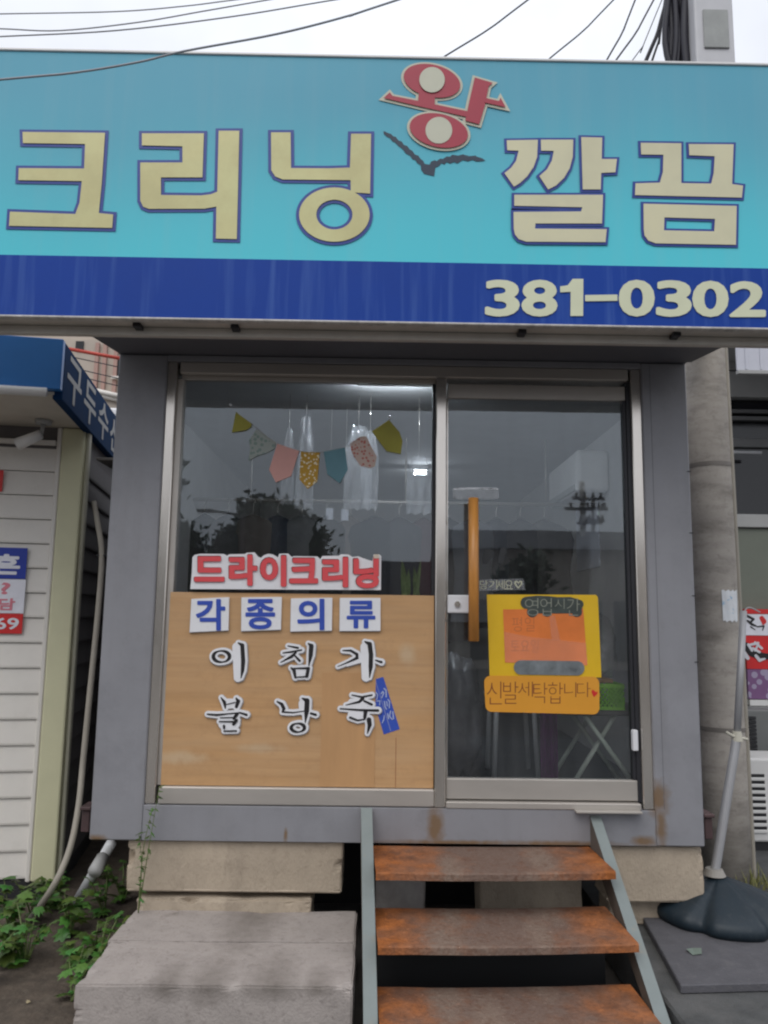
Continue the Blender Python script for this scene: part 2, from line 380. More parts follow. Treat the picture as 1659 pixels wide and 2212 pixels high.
M('pole_concrete', (.39,.355,.315), .85, var=.14, vscale=3, stretch=(1,1,3), bump=.12, bscale=40, col2=(.20,.18,.155), c2lo=.48, c2hi=.72, c2scale=2.5)
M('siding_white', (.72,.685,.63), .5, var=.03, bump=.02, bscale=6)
M('siding_shaded', (.15,.14,.138), .8, var=.08, spec=.2)  # darker copy of the white siding, shade of the gap painted in
M('post_cream', (.62,.60,.40), .5, var=.04)
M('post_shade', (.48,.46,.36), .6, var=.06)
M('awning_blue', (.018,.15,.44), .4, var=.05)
M('awning_blue_shaded', (.007,.033,.095), .85, var=.08, spec=.1)  # awning blue with the overhead shade put into the colour
M('letter_faded', (.34,.34,.33), .6, var=.1)
M('soffit_beige', (.58,.53,.45), .7, var=.05)
M('white_enamel', (.78,.77,.75), .35, var=.04)
M('sticker_blue', (.010,.035,.33), .45)
M('sticker_red', (.62,.02,.02), .45)
M('sticker_white', (.74,.74,.80), .45)
M('sticker_pink', (.66,.20,.25), .5)
M('pvc_beige', (.34,.31,.26), .6, var=.1)
M('pvc_white', (.66,.67,.68), .4, var=.06)
M('soil', (.085,.066,.05), .95, var=.35, vscale=14, bump=.8, bscale=40)
M('leaf', (.036,.105,.018), .42, var=.35, vscale=9)
M('leaf_b', (.06,.14,.024), .45, var=.3, vscale=9)
M('stem', (.12,.16,.05), .6)
M('mat_grey', (.092,.09,.10), .8, var=.12, vscale=12, bump=.3, bscale=120, col2=(.13,.125,.125), c2lo=.55, c2hi=.75, c2scale=3)
M('navy_plastic', (.008,.018,.027), .55, var=.15)
M('pole_white', (.37,.37,.38), .4, .2, var=.06)
M('ac_white', (.70,.69,.67), .45, var=.04)
M('ac_dark', (.02,.02,.022), .6)
M('awning_grey', (.62,.63,.70), .5, var=.05)
M('frame_grey', (.40,.40,.39), .5, var=.06)
M('glass_dark', (.012,.012,.014), .08, var=.1)
M('olive_panel', (.165,.18,.145), .6, var=.06)
M('beige_wall', (.46,.40,.34), .85, var=.08, vscale=2)
M('pinkish_wall', (.42,.27,.23), .85, var=.08, vscale=2)
M('red_rail', (.45,.05,.03), .5)
M('cable', (.02,.02,.03), .6)
M('cable_grey', (.22,.22,.24), .6)
M('meter_box', (.52,.52,.54), .5, var=.06)
M('meter_panel', (.30,.31,.30), .5, var=.12, vscale=10)
M('inner_wall', (.48,.47,.46), .8, var=.06)
M('inner_floor', (.055,.055,.062), .5, var=.1)
M('inner_ceiling', (.6,.6,.6), .8, var=.04)
M('table_green', (.62,.68,.58), .5)
M('basket_green', (.30,.70,.04), .45)
M('purple_cloth', (.24,.03,.22), .8)
M('wood_light', (.45,.26,.12), .6)
M('pot_dark', (.04,.035,.03), .6)
M('leaf_snake', (.16,.22,.07), .45, var=.4, vscale=30)
M('paper_white', (.62,.64,.70), .6, var=.03)
M('lamp_tube', (.9,.9,.9), .4, emit=(.82,.91,1.0,190.0))
M('flag_olive', (.34,.31,.055), .8); M('flag_pink', (.62,.33,.29), .8, var=.05); M('flag_blue', (.12,.24,.28), .8)
M('string', (.45,.43,.38), .8)
def dots(name, base, dot, scale, thr):
    m = M(name, base, .8, var=.04); n = m.node_tree.nodes; l = m.node_tree.links
    tc = n.new('ShaderNodeTexCoord'); v = n.new('ShaderNodeTexVoronoi'); v.inputs['Scale'].default_value = scale; l.new(tc.outputs['Object'], v.inputs['Vector'])
    lt = n.new('ShaderNodeMath'); lt.operation = 'LESS_THAN'; lt.inputs[1].default_value = thr; l.new(v.outputs['Distance'], lt.inputs[0])
    bi = base_in(m); src = bi.links[0].from_socket; mx = n.new('ShaderNodeMixRGB'); l.new(lt.outputs[0], mx.inputs[0]); l.new(src, mx.inputs[1]); mx.inputs[2].default_value = tuple(dot)+(1,); l.new(mx.outputs[0], bi)
dots('flag_gold', (.45,.26,.035), (.75,.70,.55), 70, .35)
dots('flag_floral', (.55,.42,.36), (.45,.12,.10), 55, .33)
dots('flag_sage', (.32,.35,.32), (.20,.27,.24), 45, .4)
def glass_mat(name, refl=2.8, dirt=.03, tint=(.97,.98,.985)):
    m = bpy.data.materials.new(name); MATS[name] = m; m.use_nodes = True; n = m.node_tree.nodes; l = m.node_tree.links; n.clear()
    tr = n.new('ShaderNodeBsdfTransparent'); tr.inputs[0].default_value = tint+(1,)
    gl = n.new('ShaderNodeBsdfGlossy'); gl.inputs['Roughness'].default_value = .015; gl.inputs[0].default_value = (.86,.94,1,1)
    fr = n.new('ShaderNodeFresnel'); fr.inputs['IOR'].default_value = 1.5
    ml = n.new('ShaderNodeMath'); ml.operation = 'MULTIPLY'; ml.inputs[1].default_value = refl; ml.use_clamp = True; l.new(fr.outputs[0], ml.inputs[0])
    mx = n.new('ShaderNodeMixShader'); l.new(ml.outputs[0], mx.inputs[0]); l.new(tr.outputs[0], mx.inputs[1]); l.new(gl.outputs[0], mx.inputs[2])
    df = n.new('ShaderNodeBsdfDiffuse'); df.inputs[0].default_value = (.5,.5,.5,1)
    g = n.new('ShaderNodeNewGeometry'); mp = n.new('ShaderNodeMapping'); mp.inputs['Scale'].default_value = (9,1,1.5); l.new(g.outputs['Position'], mp.inputs[0])
    nz = n.new('ShaderNodeTexNoise'); nz.inputs['Scale'].default_value = 1.3; nz.inputs['Detail'].default_value = 7; l.new(mp.outputs[0], nz.inputs['Vector'])
    mr = n.new('ShaderNodeMapRange'); mr.inputs['From Min'].default_value = .25; mr.inputs['From Max'].default_value = .8; mr.inputs['To Max'].default_value = dirt*2; l.new(nz.outputs['Fac'], mr.inputs['Value'])
    m2 = n.new('ShaderNodeMixShader'); l.new(mr.outputs[0], m2.inputs[0]); l.new(mx.outputs[0], m2.inputs[1]); l.new(df.outputs[0], m2.inputs[2])
    nb = n.new('ShaderNodeTexNoise'); nb.inputs['Scale'].default_value = 1.7; l.new(g.outputs['Position'], nb.inputs['Vector'])
    bp = n.new('ShaderNodeBump'); bp.inputs['Strength'].default_value = .02; bp.inputs['Distance'].default_value = .02; l.new(nb.outputs['Fac'], bp.inputs['Height']); l.new(bp.outputs[0], gl.inputs['Normal'])
    o = n.new('ShaderNodeOutputMaterial'); l.new(m2.outputs[0], o.inputs[0]); return m
glass_mat('glass')
def film_mat(name, body=.16, gloss=.20, col=(.7,.72,.76)):
    m = bpy.data.materials.new(name); MATS[name] = m; m.use_nodes = True; n = m.node_tree.nodes; l = m.node_tree.links; n.clear()
    tr = n.new('ShaderNodeBsdfTransparent'); df = n.new('ShaderNodeBsdfTranslucent'); df.inputs[0].default_value = col+(1,); d2 = n.new('ShaderNodeBsdfDiffuse'); d2.inputs[0].default_value = col+(1,)
    gl = n.new('ShaderNodeBsdfGlossy'); gl.inputs['Roughness'].default_value = .12
    a0 = n.new('ShaderNodeMixShader'); a0.inputs[0].default_value = .6; l.new(df.outputs[0], a0.inputs[1]); l.new(d2.outputs[0], a0.inputs[2])
    a = n.new('ShaderNodeMixShader'); a.inputs[0].default_value = body; l.new(tr.outputs[0], a.inputs[1]); l.new(a0.outputs[0], a.inputs[2])
    b = n.new('ShaderNodeMixShader'); b.inputs[0].default_value = gloss; l.new(a.outputs[0], b.inputs[1]); l.new(gl.outputs[0], b.inputs[2])
    tc = n.new('ShaderNodeTexCoord'); mp = n.new('ShaderNodeMapping'); mp.inputs['Scale'].default_value = (14,14,3); l.new(tc.outputs['Object'], mp.inputs[0])
    nz = n.new('ShaderNodeTexNoise'); nz.inputs['Scale'].default_value = 2; nz.inputs['Detail'].default_value = 4; l.new(mp.outputs[0], nz.inputs['Vector'])
    bp = n.new('ShaderNodeBump'); bp.inputs['Strength'].default_value = .9; bp.inputs['Distance'].default_value = .03; l.new(nz.outputs['Fac'], bp.inputs['Height']); l.new(bp.outputs[0], gl.inputs['Normal'])
    o = n.new('ShaderNodeOutputMaterial'); l.new(b.outputs[0], o.inputs[0]); return m
film_mat('cling_film', .10, .12); film_mat('loose_film', .30, .22); film_mat('clear_tape', .10, .06); film_mat('bag_film', .22, .2); film_mat('poster_film', .07, .0)
for nm_, sc_, dk_, am_ in (('concrete',38,(.13,.11,.10),.55),('concrete',9,(.19,.165,.15),.5),('sandstone',30,(.20,.155,.11),.5),('pole_concrete',22,(.14,.125,.11),.5),('mat_grey',60,(.19,.185,.18),.4),('soil',25,(.20,.17,.13),.4),('foam_white',12,(.55,.53,.50),.35),('ply',14,(.36,.20,.09),.35),('siding_white',6,(.55,.51,.45),.3),('grey_paint',10,(.17,.165,.165),.3)):
    speckle(nm_, sc_, dk_, am_)
speckle('navy_plastic', 40, (.09,.09,.09), .3)
streaky('grey_paint', (0,0,0), (.17,.165,.165), .20, sc=(13,13,.7), lo=.5, hi=.78)
speckle('rust', 60, (.10,.042,.024), .6, .5, .66); speckle('rust', 14, (.13,.055,.03), .55, .5, .68)
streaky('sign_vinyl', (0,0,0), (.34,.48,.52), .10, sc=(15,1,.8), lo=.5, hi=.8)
streaky('ply', (0,0,0), (.36,.195,.085), .38, sc=(1.4,1,42), lo=.48, hi=.75)
# ground: worn asphalt and soil
def ground_mat():
    m = M('asphalt', (.072,.066,.062), .9, var=.3, vscale=5, bump=.6, bscale=120, col2=(.12,.105,.09), c2lo=.5, c2hi=.75, c2scale=1.3)
    return m
ground_mat()

# ------------------------------------------------------------------ ground
def grid_sheet(name, x0, x1, y0, y1, nx, ny, hf, mat, kind):
    vs = []; fs = []
    for j in range(ny+1):
        for i in range(nx+1):
            x = x0+(x1-x0)*i/nx; y = y0+(y1-y0)*j/ny; vs.append((x, y, hf(x, y)))
    for j in range(ny):
        for i in range(nx):
            a = j*(nx+1)+i; fs.append((a, a+1, a+nx+2, a+nx+1))
    o = mesh(name, vs, fs, mat, None, True); o['kind'] = kind; return o
S = 500
vs = []; fs = []
gr = mesh('ground', [(-S,-S,-.02),(S,-S,-.02),(S,S,-.02),(-S,S,-.02)], [(0,1,2,3)], 'asphalt'); gr['kind'] = 'structure'
def soil_h(x, y):
    e = min(1, max(0, min(x+3.4, -.95-x, y+1.3, 3.2-y))/.35)
    return -.016 + .03*e + .025*e*mnoise.noise(Vector((x*3.1, y*3.1, 0))) + .012*e*mnoise.noise(Vector((x*11, y*11, 3)))
grid_sheet('soil_verge', -3.4, -.95, -1.3, 3.2, 60, 100, soil_h, 'soil', 'structure')

PVZ = .17
pv = box('pavement', 1.165, 9.0, -6.0, 9.0, -.019, PVZ, M('pavement_asphalt', (.08,.082,.082), .9, var=.25, vscale=9, bump=.6, bscale=140, col2=(.14,.135,.13), c2lo=.5, c2hi=.8, c2scale=2.2), None, .01); pv['kind'] = 'structure'

# ------------------------------------------------------------------ the shop: a container booth on blocks
CX0, CX1, CZ0, CZ1, CD = -1.366, 1.615, .567, 3.0, 4.6
shop = thing('container_shop', 'grey container shop with glass front raised on blocks behind rusty steps', 'shop', (0.12, 0, CZ0))
FR0, FR1 = -1.113, 1.378                               # stainless frame
box('corner_post', CX0, FR0, 0, .12, CZ0, CZ1, 'grey_paint', shop, .006)
box('corner_post', FR1, CX1, 0, .12, CZ0, CZ1, 'grey_paint', shop, .006)
box('base_beam', FR0+.0005, FR1-.0005, .0005, .12, CZ0+.001, .732, 'grey_paint', shop, .002)
box('top_beam', FR0, FR1, .002, .12, 2.968, 3.0, 'grey_paint', shop, .002)
box('side_wall', CX0, CX0+.05, .12, CD, CZ0, CZ1, 'wall_panel', shop, .004)
box('side_wall', CX1-.05, CX1, .12, CD, CZ0, CZ1, 'wall_panel', shop, .004)
box('back_wall', CX0, CX1, CD, CD+.06, CZ0, CZ1, 'inner_wall', shop, .004)
box('floor_panel', CX0+.05, CX1-.05, .12, CD, CZ0+.05, .735, 'inner_floor', shop, 0)
box('ceiling_panel', CX0+.05, CX1-.05, .12, CD, 2.93, 2.99, 'inner_ceiling', shop, 0)
box('inner_lining', CX0+.052, CX0+.062, .125, CD-.005, .737, 2.928, 'inner_wall', shop, 0)
box('inner_lining', CX1-.062, CX1-.052, .125, CD-.005, .737, 2.928, 'inner_wall', shop, 0)
box('inner_lining', FR1+.003, CX1-.064, .122, .132, .737, 2.928, 'inner_wall', shop, 0)
box('inner_lining', CX0+.064, FR0-.003, .122, .132, .737, 2.928, 'inner_wall', shop, 0)
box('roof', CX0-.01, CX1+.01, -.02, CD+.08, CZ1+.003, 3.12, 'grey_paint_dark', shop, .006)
# overhang towards the sign, its underside slightly tilted
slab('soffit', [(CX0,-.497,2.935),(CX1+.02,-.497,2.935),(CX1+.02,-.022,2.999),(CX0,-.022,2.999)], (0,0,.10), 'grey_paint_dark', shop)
for zz in (1.45, 1.78, 2.1, 2.42): box('edge_tab', CX1-.016, CX1+.003, -.003, .02, zz-.002, zz+.002, 'dark_metal', shop, 0)
for xx in (FR1+.045,): box('panel_seam', xx-.001, xx+.001, -.0006, .0, .74, 2.99, 'grey_paint_dark', shop, 0)
# lower corner brackets of the container
for xc in (CX0-.03, CX1+.03):
    bm = bmesh.new(); add_box(bm, xc-.02, xc+.02, .02, .11, CZ0+.03, .70, .004); add_box(bm, xc-.026, xc+.026, .004, .12, .702, .718, .003)
    bm_obj('corner_bracket', bm, M('bracket_red', (.07,.04,.04), .6, var=.4), shop)
# stainless frame
box('jamb', FR0, FR0+.050, .012, .13, .735, 2.966, 'steel', shop, .004)
box('jamb', 1.326, FR1, .012, .13, .735, 2.966, 'steel', shop, .004)
box('head_rail', FR0+.067, 1.311, .008, .13, 2.905, 2.966, 'steel_dull', shop, .004)
box('mullion', .300, .354, .004, .13, .735, 2.904, 'steel', shop, .004)
box('window_sill', FR0+.067, .299, .004, .13, .735, .818, 'steel_dull', shop, .006)
box('glazing_bead', FR0+.067, .299, .05, .09, 2.883, 2.904, 'steel_dull', shop, .002)
box('glazing_bead', FR0+.0505, FR0+.082, .035, .09, .819, 2.882, 'steel_dull', shop, .002)
box('door_rebate', 1.3035, 1.3255, .03, .12, .765, 2.904, 'dark_metal', shop, .001)
box('glazing_bead', .284, .299, .05, .09, .819, 2.882, 'dark_metal', shop, .002)
mesh('window_pane', [(FR0+.083,.068,.82),(.283,.068,.82),(.283,.068,2.88),(FR0+.083,.068,2.88)], [(0,1,2,3)], 'glass', shop)
# plywood closing the lower half of the window, in three pieces
PLYZ = 1.763
bm = bmesh.new()
box('plywood_sheet', FR0+.07, .296, .030, .046, .82, PLYZ, 'ply', shop, .001)
box('board_crack', .1085, .1105, .0292, .0299, .822, 1.06, 'ink_brown', shop, 0)
box('plywood_patch', -.262, .005, .0275, .0298, .822, 1.372, 'ply_b', shop, 0)
# door
door = link('door_leaf', fill_mesh([[(0,0),(1,0),(1,1),(0,1)]]), 'steel_dull', shop)
bm = bmesh.new(); add_box(bm, .362, 1.303, .035, .075, 2.803, 2.880, .004); me = door.data; bm.to_mesh(me); bm.free(); me.materials.clear(); me.materials.append(MATS['steel_dull'])
door.name = 'door'
box('bottom_rail', .358, 1.306, .028, .075, .770, .868, 'steel_dull', door, .004)
box('door_stile', .358, .366, .035, .075, .869, 2.802, 'steel', door, .002)
box('door_stile', 1.286, 1.303, .035, .075, .869, 2.802, 'dark_metal', door, .002)
mesh('door_pane', [(.367,.055,.869),(1.285,.055,.869),(1.285,.055,2.802),(.367,.055,2.802)], [(0,1,2,3)], 'glass', door)
box('threshold', .356, 1.311, -.004, .12, .733, .764, 'steel_dull', shop, .004)
box('threshold_flap', .98, 1.30, -.05, -.007, .728, .738, 'steel_dull', shop, .002)
hx = P(1023, 1230, Y=-.05).x; hz0 = P(1022, 1385, Y=-.05).z; hz1 = P(1020, 1076, Y=-.05).z
hd = tube('handle', [(hx, -.05, hz0), (hx, -.05, hz1)], .026, 'handle_wood', door, 16)
for zz in (hz0+.1, hz1-.1):
    tube('handle_bracket', [(hx, -.03, zz), (hx, .053, zz)], .010, 'steel', hd, 8)
a = P(966, 1285, Y=.03); b = P(1032, 1325, Y=.03)
lk = box('lock_case', a.x, b.x, .018, .0515, b.z, a.z, 'plastic_white', door, .006, 2)
c = P(988, 1305, Y=.016)
bm = bmesh.new(); bmesh.ops.create_cone(bm, cap_ends=True, segments=20, radius1=.016, radius2=.014, depth=.012, matrix=Matrix.Translation((c.x, .013, c.z)) @ Matrix.Rotation(R_(90), 4, 'X'))
bm_obj('key_cylinder', bm, 'steel', lk)
a = P(1373, 1600, Y=.0); box('door_sensor', a.x-.012, a.x+.014, .0, .034, a.z-.05, a.z+.05, 'plastic_white', door, .004)

# ------------------------------------------------------------------ signboard
SY = -.65; SX0, SX1 = -2.35, 2.20
signb = thing('shop_signboard', 'long turquoise signboard with gold letters and blue phone band above the shop', 'signboard', (0, -.57, 2.94))
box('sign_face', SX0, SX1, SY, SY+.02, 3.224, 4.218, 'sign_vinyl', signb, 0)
box('phone_band', SX0, SX1, SY-.001, SY+.019, 2.945, 3.2235, 'band_blue', signb, 0)
box('sign_box', SX0+.01, SX1-.01, SY+.021, -.50, 2.945, 4.216, 'sign_frame', signb, 0)
box('edge_trim', SX0-.01, SX1+.01, SY-.008, -.505, 4.2185, 4.232, 'alu_trim', signb, .003)
box('edge_trim', SX0-.01, SX1+.01, SY-.006, SY+.03, 2.934, 2.9445, M('trim_dirty', (.50,.48,.45), .6, var=.25, vscale=9, stretch=(3,1,1)), signb, .003)
box('bottom_frame', SX0, SX1, -.535, -.500, 2.905, 2.944, 'sign_frame', signb, .003)
box('edge_trim', SX0-.012, SX0-.0005, SY-.008, -.505, 2.945, 4.218, 'alu_trim', signb, .002)
box('edge_trim', SX1+.0005, SX1+.012, SY-.008, -.505, 2.945, 4.218, 'alu_trim', signb, .002)
for px in (292, 505, 1130, 1465):
    a = P(px, 715, Y=-.6); box('bracket', a.x-.018, a.x+.018, -.59, -.537, 2.925, 2.944, 'dark_metal', signb, .003)
# two tiny screws / drip marks on the frame stay in the material

c3 = crop(0, 450, 1659/1512); c4 = crop(1400, 450, 1659/1624); c7 = crop(1400, 200, 1659/700)
def sign_letter(label, polys, conv, fillmat, outmat, off):
    """polys: list of loop lists; outline sheet behind, fill sheet in front"""
    root = None
    for i, loops in enumerate(polys):
        lp = [onplane(q, SY, conv) for q in loops]
        o = flat('letter', lp, SY-.0062-.0008*i, fillmat, signb, .0006) if root is None else flat('letter_stroke', lp, SY-.0062-.0008*i, fillmat, root, .0006)
        if root is None: root = o; tag(o, label)
        flat('letter_outline', lp, SY-.0025-.0009*i, outmat, root, .0006, off)
    return root
keu = [(100,80),(456,84),(442,300),(429,430),(491,436),(487,494),(42,485),(46,424),(328,434),(346,385),(356,292),(82,288),(84,236),(366,238),(370,132),(102,128)]
ri = [(615,86),(882,86),(876,276),(697,276),(697,352),(870,354),(912,349),(940,338),(946,75),(1035,75),(1024,542),(934,540),(936,402),(885,411),(645,412),(620,402),(608,376),(608,212),(790,212),(790,142),(615,138)]
ning = [(1172,82),(1256,82),(1258,236),(1420,237),(1512,234),(1517,88),(1603,88),(1599,346),(1516,340),(1515,288),(1222,285),(1190,272),(1173,245)]
OUT = .0145
sign_letter('gold sign letter with three arms at the left end', [[keu]], c3, 'gold_print', 'navy_print', OUT)
sign_letter('gold sign letter with a tall bar, second from left', [[ri]], c3, 'gold_print', 'navy_print', OUT)
sign_letter('gold sign letter with a ring at its foot', [[ning], [ellipse(1445,437,152,117,0,56), ellipse(1445,437,78,64,0,40)]], c3, 'gold_print', 'navy_print', OUT)
g1 = [(607,108),(732,106),(729,175),(715,215),(690,252),(660,280),(636,294),(598,240),(625,218),(645,190),(655,150),(609,148)]
g2 = [(744,106),(874,106),(872,175),(860,220),(838,258),(805,290),(773,306),(738,252),(768,226),(788,190),(796,151),(745,150)]
ah = [(906,96),(990,98),(988,184),(1049,184),(1043,237),(986,240),(984,306),(912,306)]
rl = [(637,328),(993,328),(989,443),(722,443),(720,464),(1008,466),(1003,518),(685,516),(655,506),(640,488),(635,465),(634,397),(905,395),(910,378),(637,372)]
sign_letter('beige sign letter with double hooks right of the red letter', [[g1],[g2],[ah],[rl]], c4, 'beige_print', 'navy_print', OUT*.8)
gg = [(1145,118),(1308,120),(1308,280),(1428,282),(1438,240),(1442,172),(1340,168),(1338,123),(1518,124),(1512,284),(1556,290),(1551,338),(1122,328),(1124,281),(1222,278),(1234,235),(1236,166),(1147,165)]
mm = [(1156,363),(1530,372),(1527,528),(1205,522),(1175,511),(1160,490),(1157,465)]; mh = [(1240,418),(1443,424),(1440,474),(1238,470)]
sign_letter('beige sign letter with a box foot at the right end', [[gg],[mm, mh]], c4, 'beige_print', 'navy_print', OUT*.8)
# red letter with cream rim, its discs cream
rim = .012
kp = [([ellipse(712,290,268,150,13,60)], 'red_print'), ([[(590,400),(742,400),(736,545),(578,515)]], 'red_print'),
      ([[(262,452),(318,400),(345,432),(600,482),(1040,575),(1034,628),(600,532)]], 'red_print'),
      ([[(1110,262),(1278,312),(1240,345),(1205,520),(1152,698),(1022,664),(1060,480)]], 'red_print'),
      ([[(1200,452),(1335,482),(1350,452),(1398,540),(1200,496)]], 'red_print'),
      ([ellipse(775,757,275,155,12,60)], 'red_print')]
king = None
for i, (loops, mt) in enumerate(kp):
    lp = [onplane(q, SY, c7) for q in loops]
    flat_o = flat('letter' if king is None else 'letter_stroke', lp, SY-.0075-.0007*i, mt, signb if king is None else king, .0005)
    if king is None: king = tag(flat_o, 'tilted red sign letter with a cream rim and two round cream holes')
    flat('letter_rim', lp, SY-.0022-.0007*i, 'cream_print', king, .0005, rim)
for e in ((712,288,118),(775,758,124)):
    flat('letter_disc', [onplane(ellipse(e[0],e[1],e[2],e[2],0,44), SY, c7)], SY-.0128, 'cream_print', king, .0005)
bird = [(262,750),(300,768),(330,778),(352,800),(375,805),(400,838),(432,850),(450,880),(482,890),(505,922),(530,935),(552,968),(585,980),(608,1012),(632,1030),(645,1058),(690,1064),(705,1035),(742,1022),(755,1032),(790,1008),(812,1012),(850,988),(882,990),(900,972),(960,980),(1000,968),(1060,985),(1120,980),(1132,990),(1180,1005),(1212,1026),(1180,1032),(1130,1036),(1090,1020),(1050,1034),(1000,1022),(950,1054),(920,1040),(880,1056),(850,1040),(830,1062),(800,1052),(775,1080),(745,1092),(733,1172),(640,1150),(612,1112),(608,1070),(575,1050),(560,1022),(530,1014),(510,980),(470,962),(440,920),(400,890),(370,858),(345,848),(320,815),(290,802),(262,775)]
tag(flat('bird_mark', [onplane(bird, SY, c7)], SY-.0015, 'bird_print', signb, .0005), 'jagged dark bird mark under the red letter')
flat('phone_digit', [onplane([(915,664),(914,813),(863,813),(864,716),(822,718),(822,694),(852,690),(872,664)], SY, c4)], SY-.004, 'number_print', signb, .0015)
for ch, bx, of in (('3',(520,666,660,814),.03),('8',(667,666,812,814),.03),('0',(1058,666,1203,814),.035),('3',(1208,668,1352,815),.03),('0',(1354,670,1500,816),.035),('2',(1503,672,1650,816),.03)):
    glyph('phone_digit', ch, bx, SY-.004, 'number_print', signb, .0015, of, c4)
flat('phone_dash', [onplane([(922,729),(1052,727),(1052,752),(922,754)], SY, c4)], SY-.004, 'number_print', signb, .0015)

# ------------------------------------------------------------------ foam letters on the plywood
c6 = crop(740, 2150, 1659/800); cb = crop(740, 2480, 1659/800)
PY = .030
fs_ = thing('foam_letter_sign', 'white foam strip with six raised red letters above the plywood', 'sign', (P(616,1272,Y=PY).x, PY, P(616,1272,Y=PY).z))
back = [(45,95),(62,75),(110,66),(300,68),(325,82),(345,70),(470,68),(485,58),(548,54),(572,85),(600,100),(625,78),(660,66),(700,72),(740,95),(750,66),(822,64),(850,92),(870,85),(1060,88),(1082,110),(1100,84),(1235,82),(1252,70),(1312,72),(1345,92),(1390,86),(1460,112),(1505,125),(1515,72),(1560,70),(1578,85),(1575,360),(28,352),(40,220)]
flat('foam_backing', [onplane(back, PY, c6)], PY, 'foam_white', fs_, .022)
for ch, bx in (('드',(55,86,300,292)),('라',(338,72,568,325)),('이',(592,78,805,332)),('크',(832,100,1064,306)),('리',(1098,92,1310,338)),('닝',(1352,88,1560,345))):
    glyph('red_letter', ch, bx, PY-.022, 'foam_red', fs_, .010, .042, c6)
    glyph('letter_shadow_edge', ch, (bx[0]-7, bx[1]-7, bx[2]+1, bx[3]+1), PY-.022, 'foam_red_shadow', fs_, .003, .046, c6)
tag(box('tape_tab', P(*c6((1518,72)),Y=PY).x, P(*c6((1560,72)),Y=PY).x, PY-.035, PY-.0325, P(*c6((1518,105)),Y=PY).z, P(*c6((1518,72)),Y=PY).z, M('tape_tan', (.62,.52,.42), .6), fs_, 0), 'small tan tape tab')
tiles = [('각',[(35,432),(340,418),(335,688),(20,703)],(66,432,305,690),'first'),('종',[(442,420),(768,416),(762,682),(440,694)],(470,432,712,680),'second'),
         ('의',[(845,428),(1180,422),(1176,690),(840,697)],(893,430,1115,686),'third'),('류',[(1243,424),(1572,424),(1572,692),(1240,693)],(1296,446,1530,672),'rightmost')]
names = ['white letter tile with blue letter, leftmost of the row of four', 'white letter tile with blue ringed letter, second of the row of four',
         'white letter tile with round head and long blue bar, third of four', 'white letter tile with blue two-legged letter, rightmost of four']
for (ch, q, bx, w), lb in zip(tiles, names):
    p0 = P(*c6(q[3]), Y=PY)
    t = thing('letter_tile', lb, 'sign', (p0.x, PY, p0.z), 'blue letter tiles on the plywood')
    flat('tile', [onplane(q, PY, c6)], PY, 'foam_white', t, .016)
    flat('tile_edge', [onplane([(x+dx, y+6) for (x, y), dx in zip(q, (-4,-4,-4,-4))], PY, c6)], PY, 'foam_edge', t, .010)
    glyph('blue_letter', ch, bx, PY-.016, 'foam_blue', t, .003, .030, c6)
def ring(cx, cy, rx, ry, thick):                      # brush ring: heavier at the sides
    pts = []
    for k in range(25):
        t = 2*math.pi*k/24 + .6; w = thick*(.35+.65*abs(math.cos(t+.25))**1.5)
        pts.append((cx+rx*math.cos(t), cy+ry*math.sin(t), w))
    return pts
brush = {
 'i': ([[*ring(278,216,66,46,14)], [(415,105,4),(448,125,15),(455,250,16),(450,330,13),(437,392,2)]], [[(405,140,20),(412,390,14)]], 'round ring and tall bar, upper left'),
 'chim': ([[(820,130,4),(900,146,8)],[(780,187,4),(850,178,7),(930,163,5)],[(885,182,6),(850,215,11),(760,264,2)],[(872,205,5),(914,250,9)],[(985,110,4),(1010,130,17),(1004,205,16),(989,292,2)],[(845,308,5),(868,325,13),(880,386,8)],[(870,312,4),(990,310,8)],[(985,314,12),(973,376,12)],[(885,384,3),(975,378,5)]], [[(890,350,20),(940,340,20)]], 'hooks over a small box, upper middle'),
 'ga': ([[(1268,168,4),(1330,168,8),(1380,198,11),(1382,228,11),(1310,262,5),(1225,298,2)],[(1445,95,4),(1484,115,17),(1495,200,17),(1492,300,16),(1483,388,2)],[(1532,246,4),(1580,262,9)]], [[(1450,140,22),(1455,385,16)],[(1300,270,8),(1400,240,10)]], 'open hook and tall bar, upper right'),
 'bul': ([[(275,550,3),(303,590,13),(310,635,5)],[(398,556,5),(415,580,15),(400,625,11)],[(320,606,3),(390,590,3)],[(165,685,5),(240,692,8),(330,682,4),(430,673,5),(482,690,9)],[(405,685,13),(380,720,10)],[(270,714,3),(380,712,4)],[(262,745,4),(390,746,6)],[(400,735,12),(378,766,11)],[(300,780,9),(300,800,7)],[(300,822,4),(400,820,5)]], [[(320,600,20),(390,600,20)],[(300,760,30),(380,760,30)]], 'stacked short strokes, lower left'),
 'nang': ([[(732,583,5),(770,605,12),(786,640,13),(775,668,6),(860,673,5),(950,661,3)],[(935,556,4),(975,576,19),(971,660,19),(960,756,2)],[(1005,678,7),(1045,690,9)],[*ring(900,795,54,35,13)]], [[(945,600,20),(950,660,20)]], 'ring under a tall bar, lower middle'),
 'juk': ([[(1340,530,4),(1420,546,7),(1502,530,6)],[(1428,556,13),(1400,585,9),(1290,611,2)],[(1440,578,7),(1500,606,9)],[(1245,640,4),(1400,651,7),(1552,655,9)],[(1450,665,15),(1444,712,11)],[(1325,712,8),(1385,735,6),(1445,726,4)],[(1478,730,18),(1484,770,16),(1465,842,2)]], [[(1350,690,25),(1440,690,25)],[(1340,590,12),(1440,600,14)]], 'tapering to a point, lower right'),
}
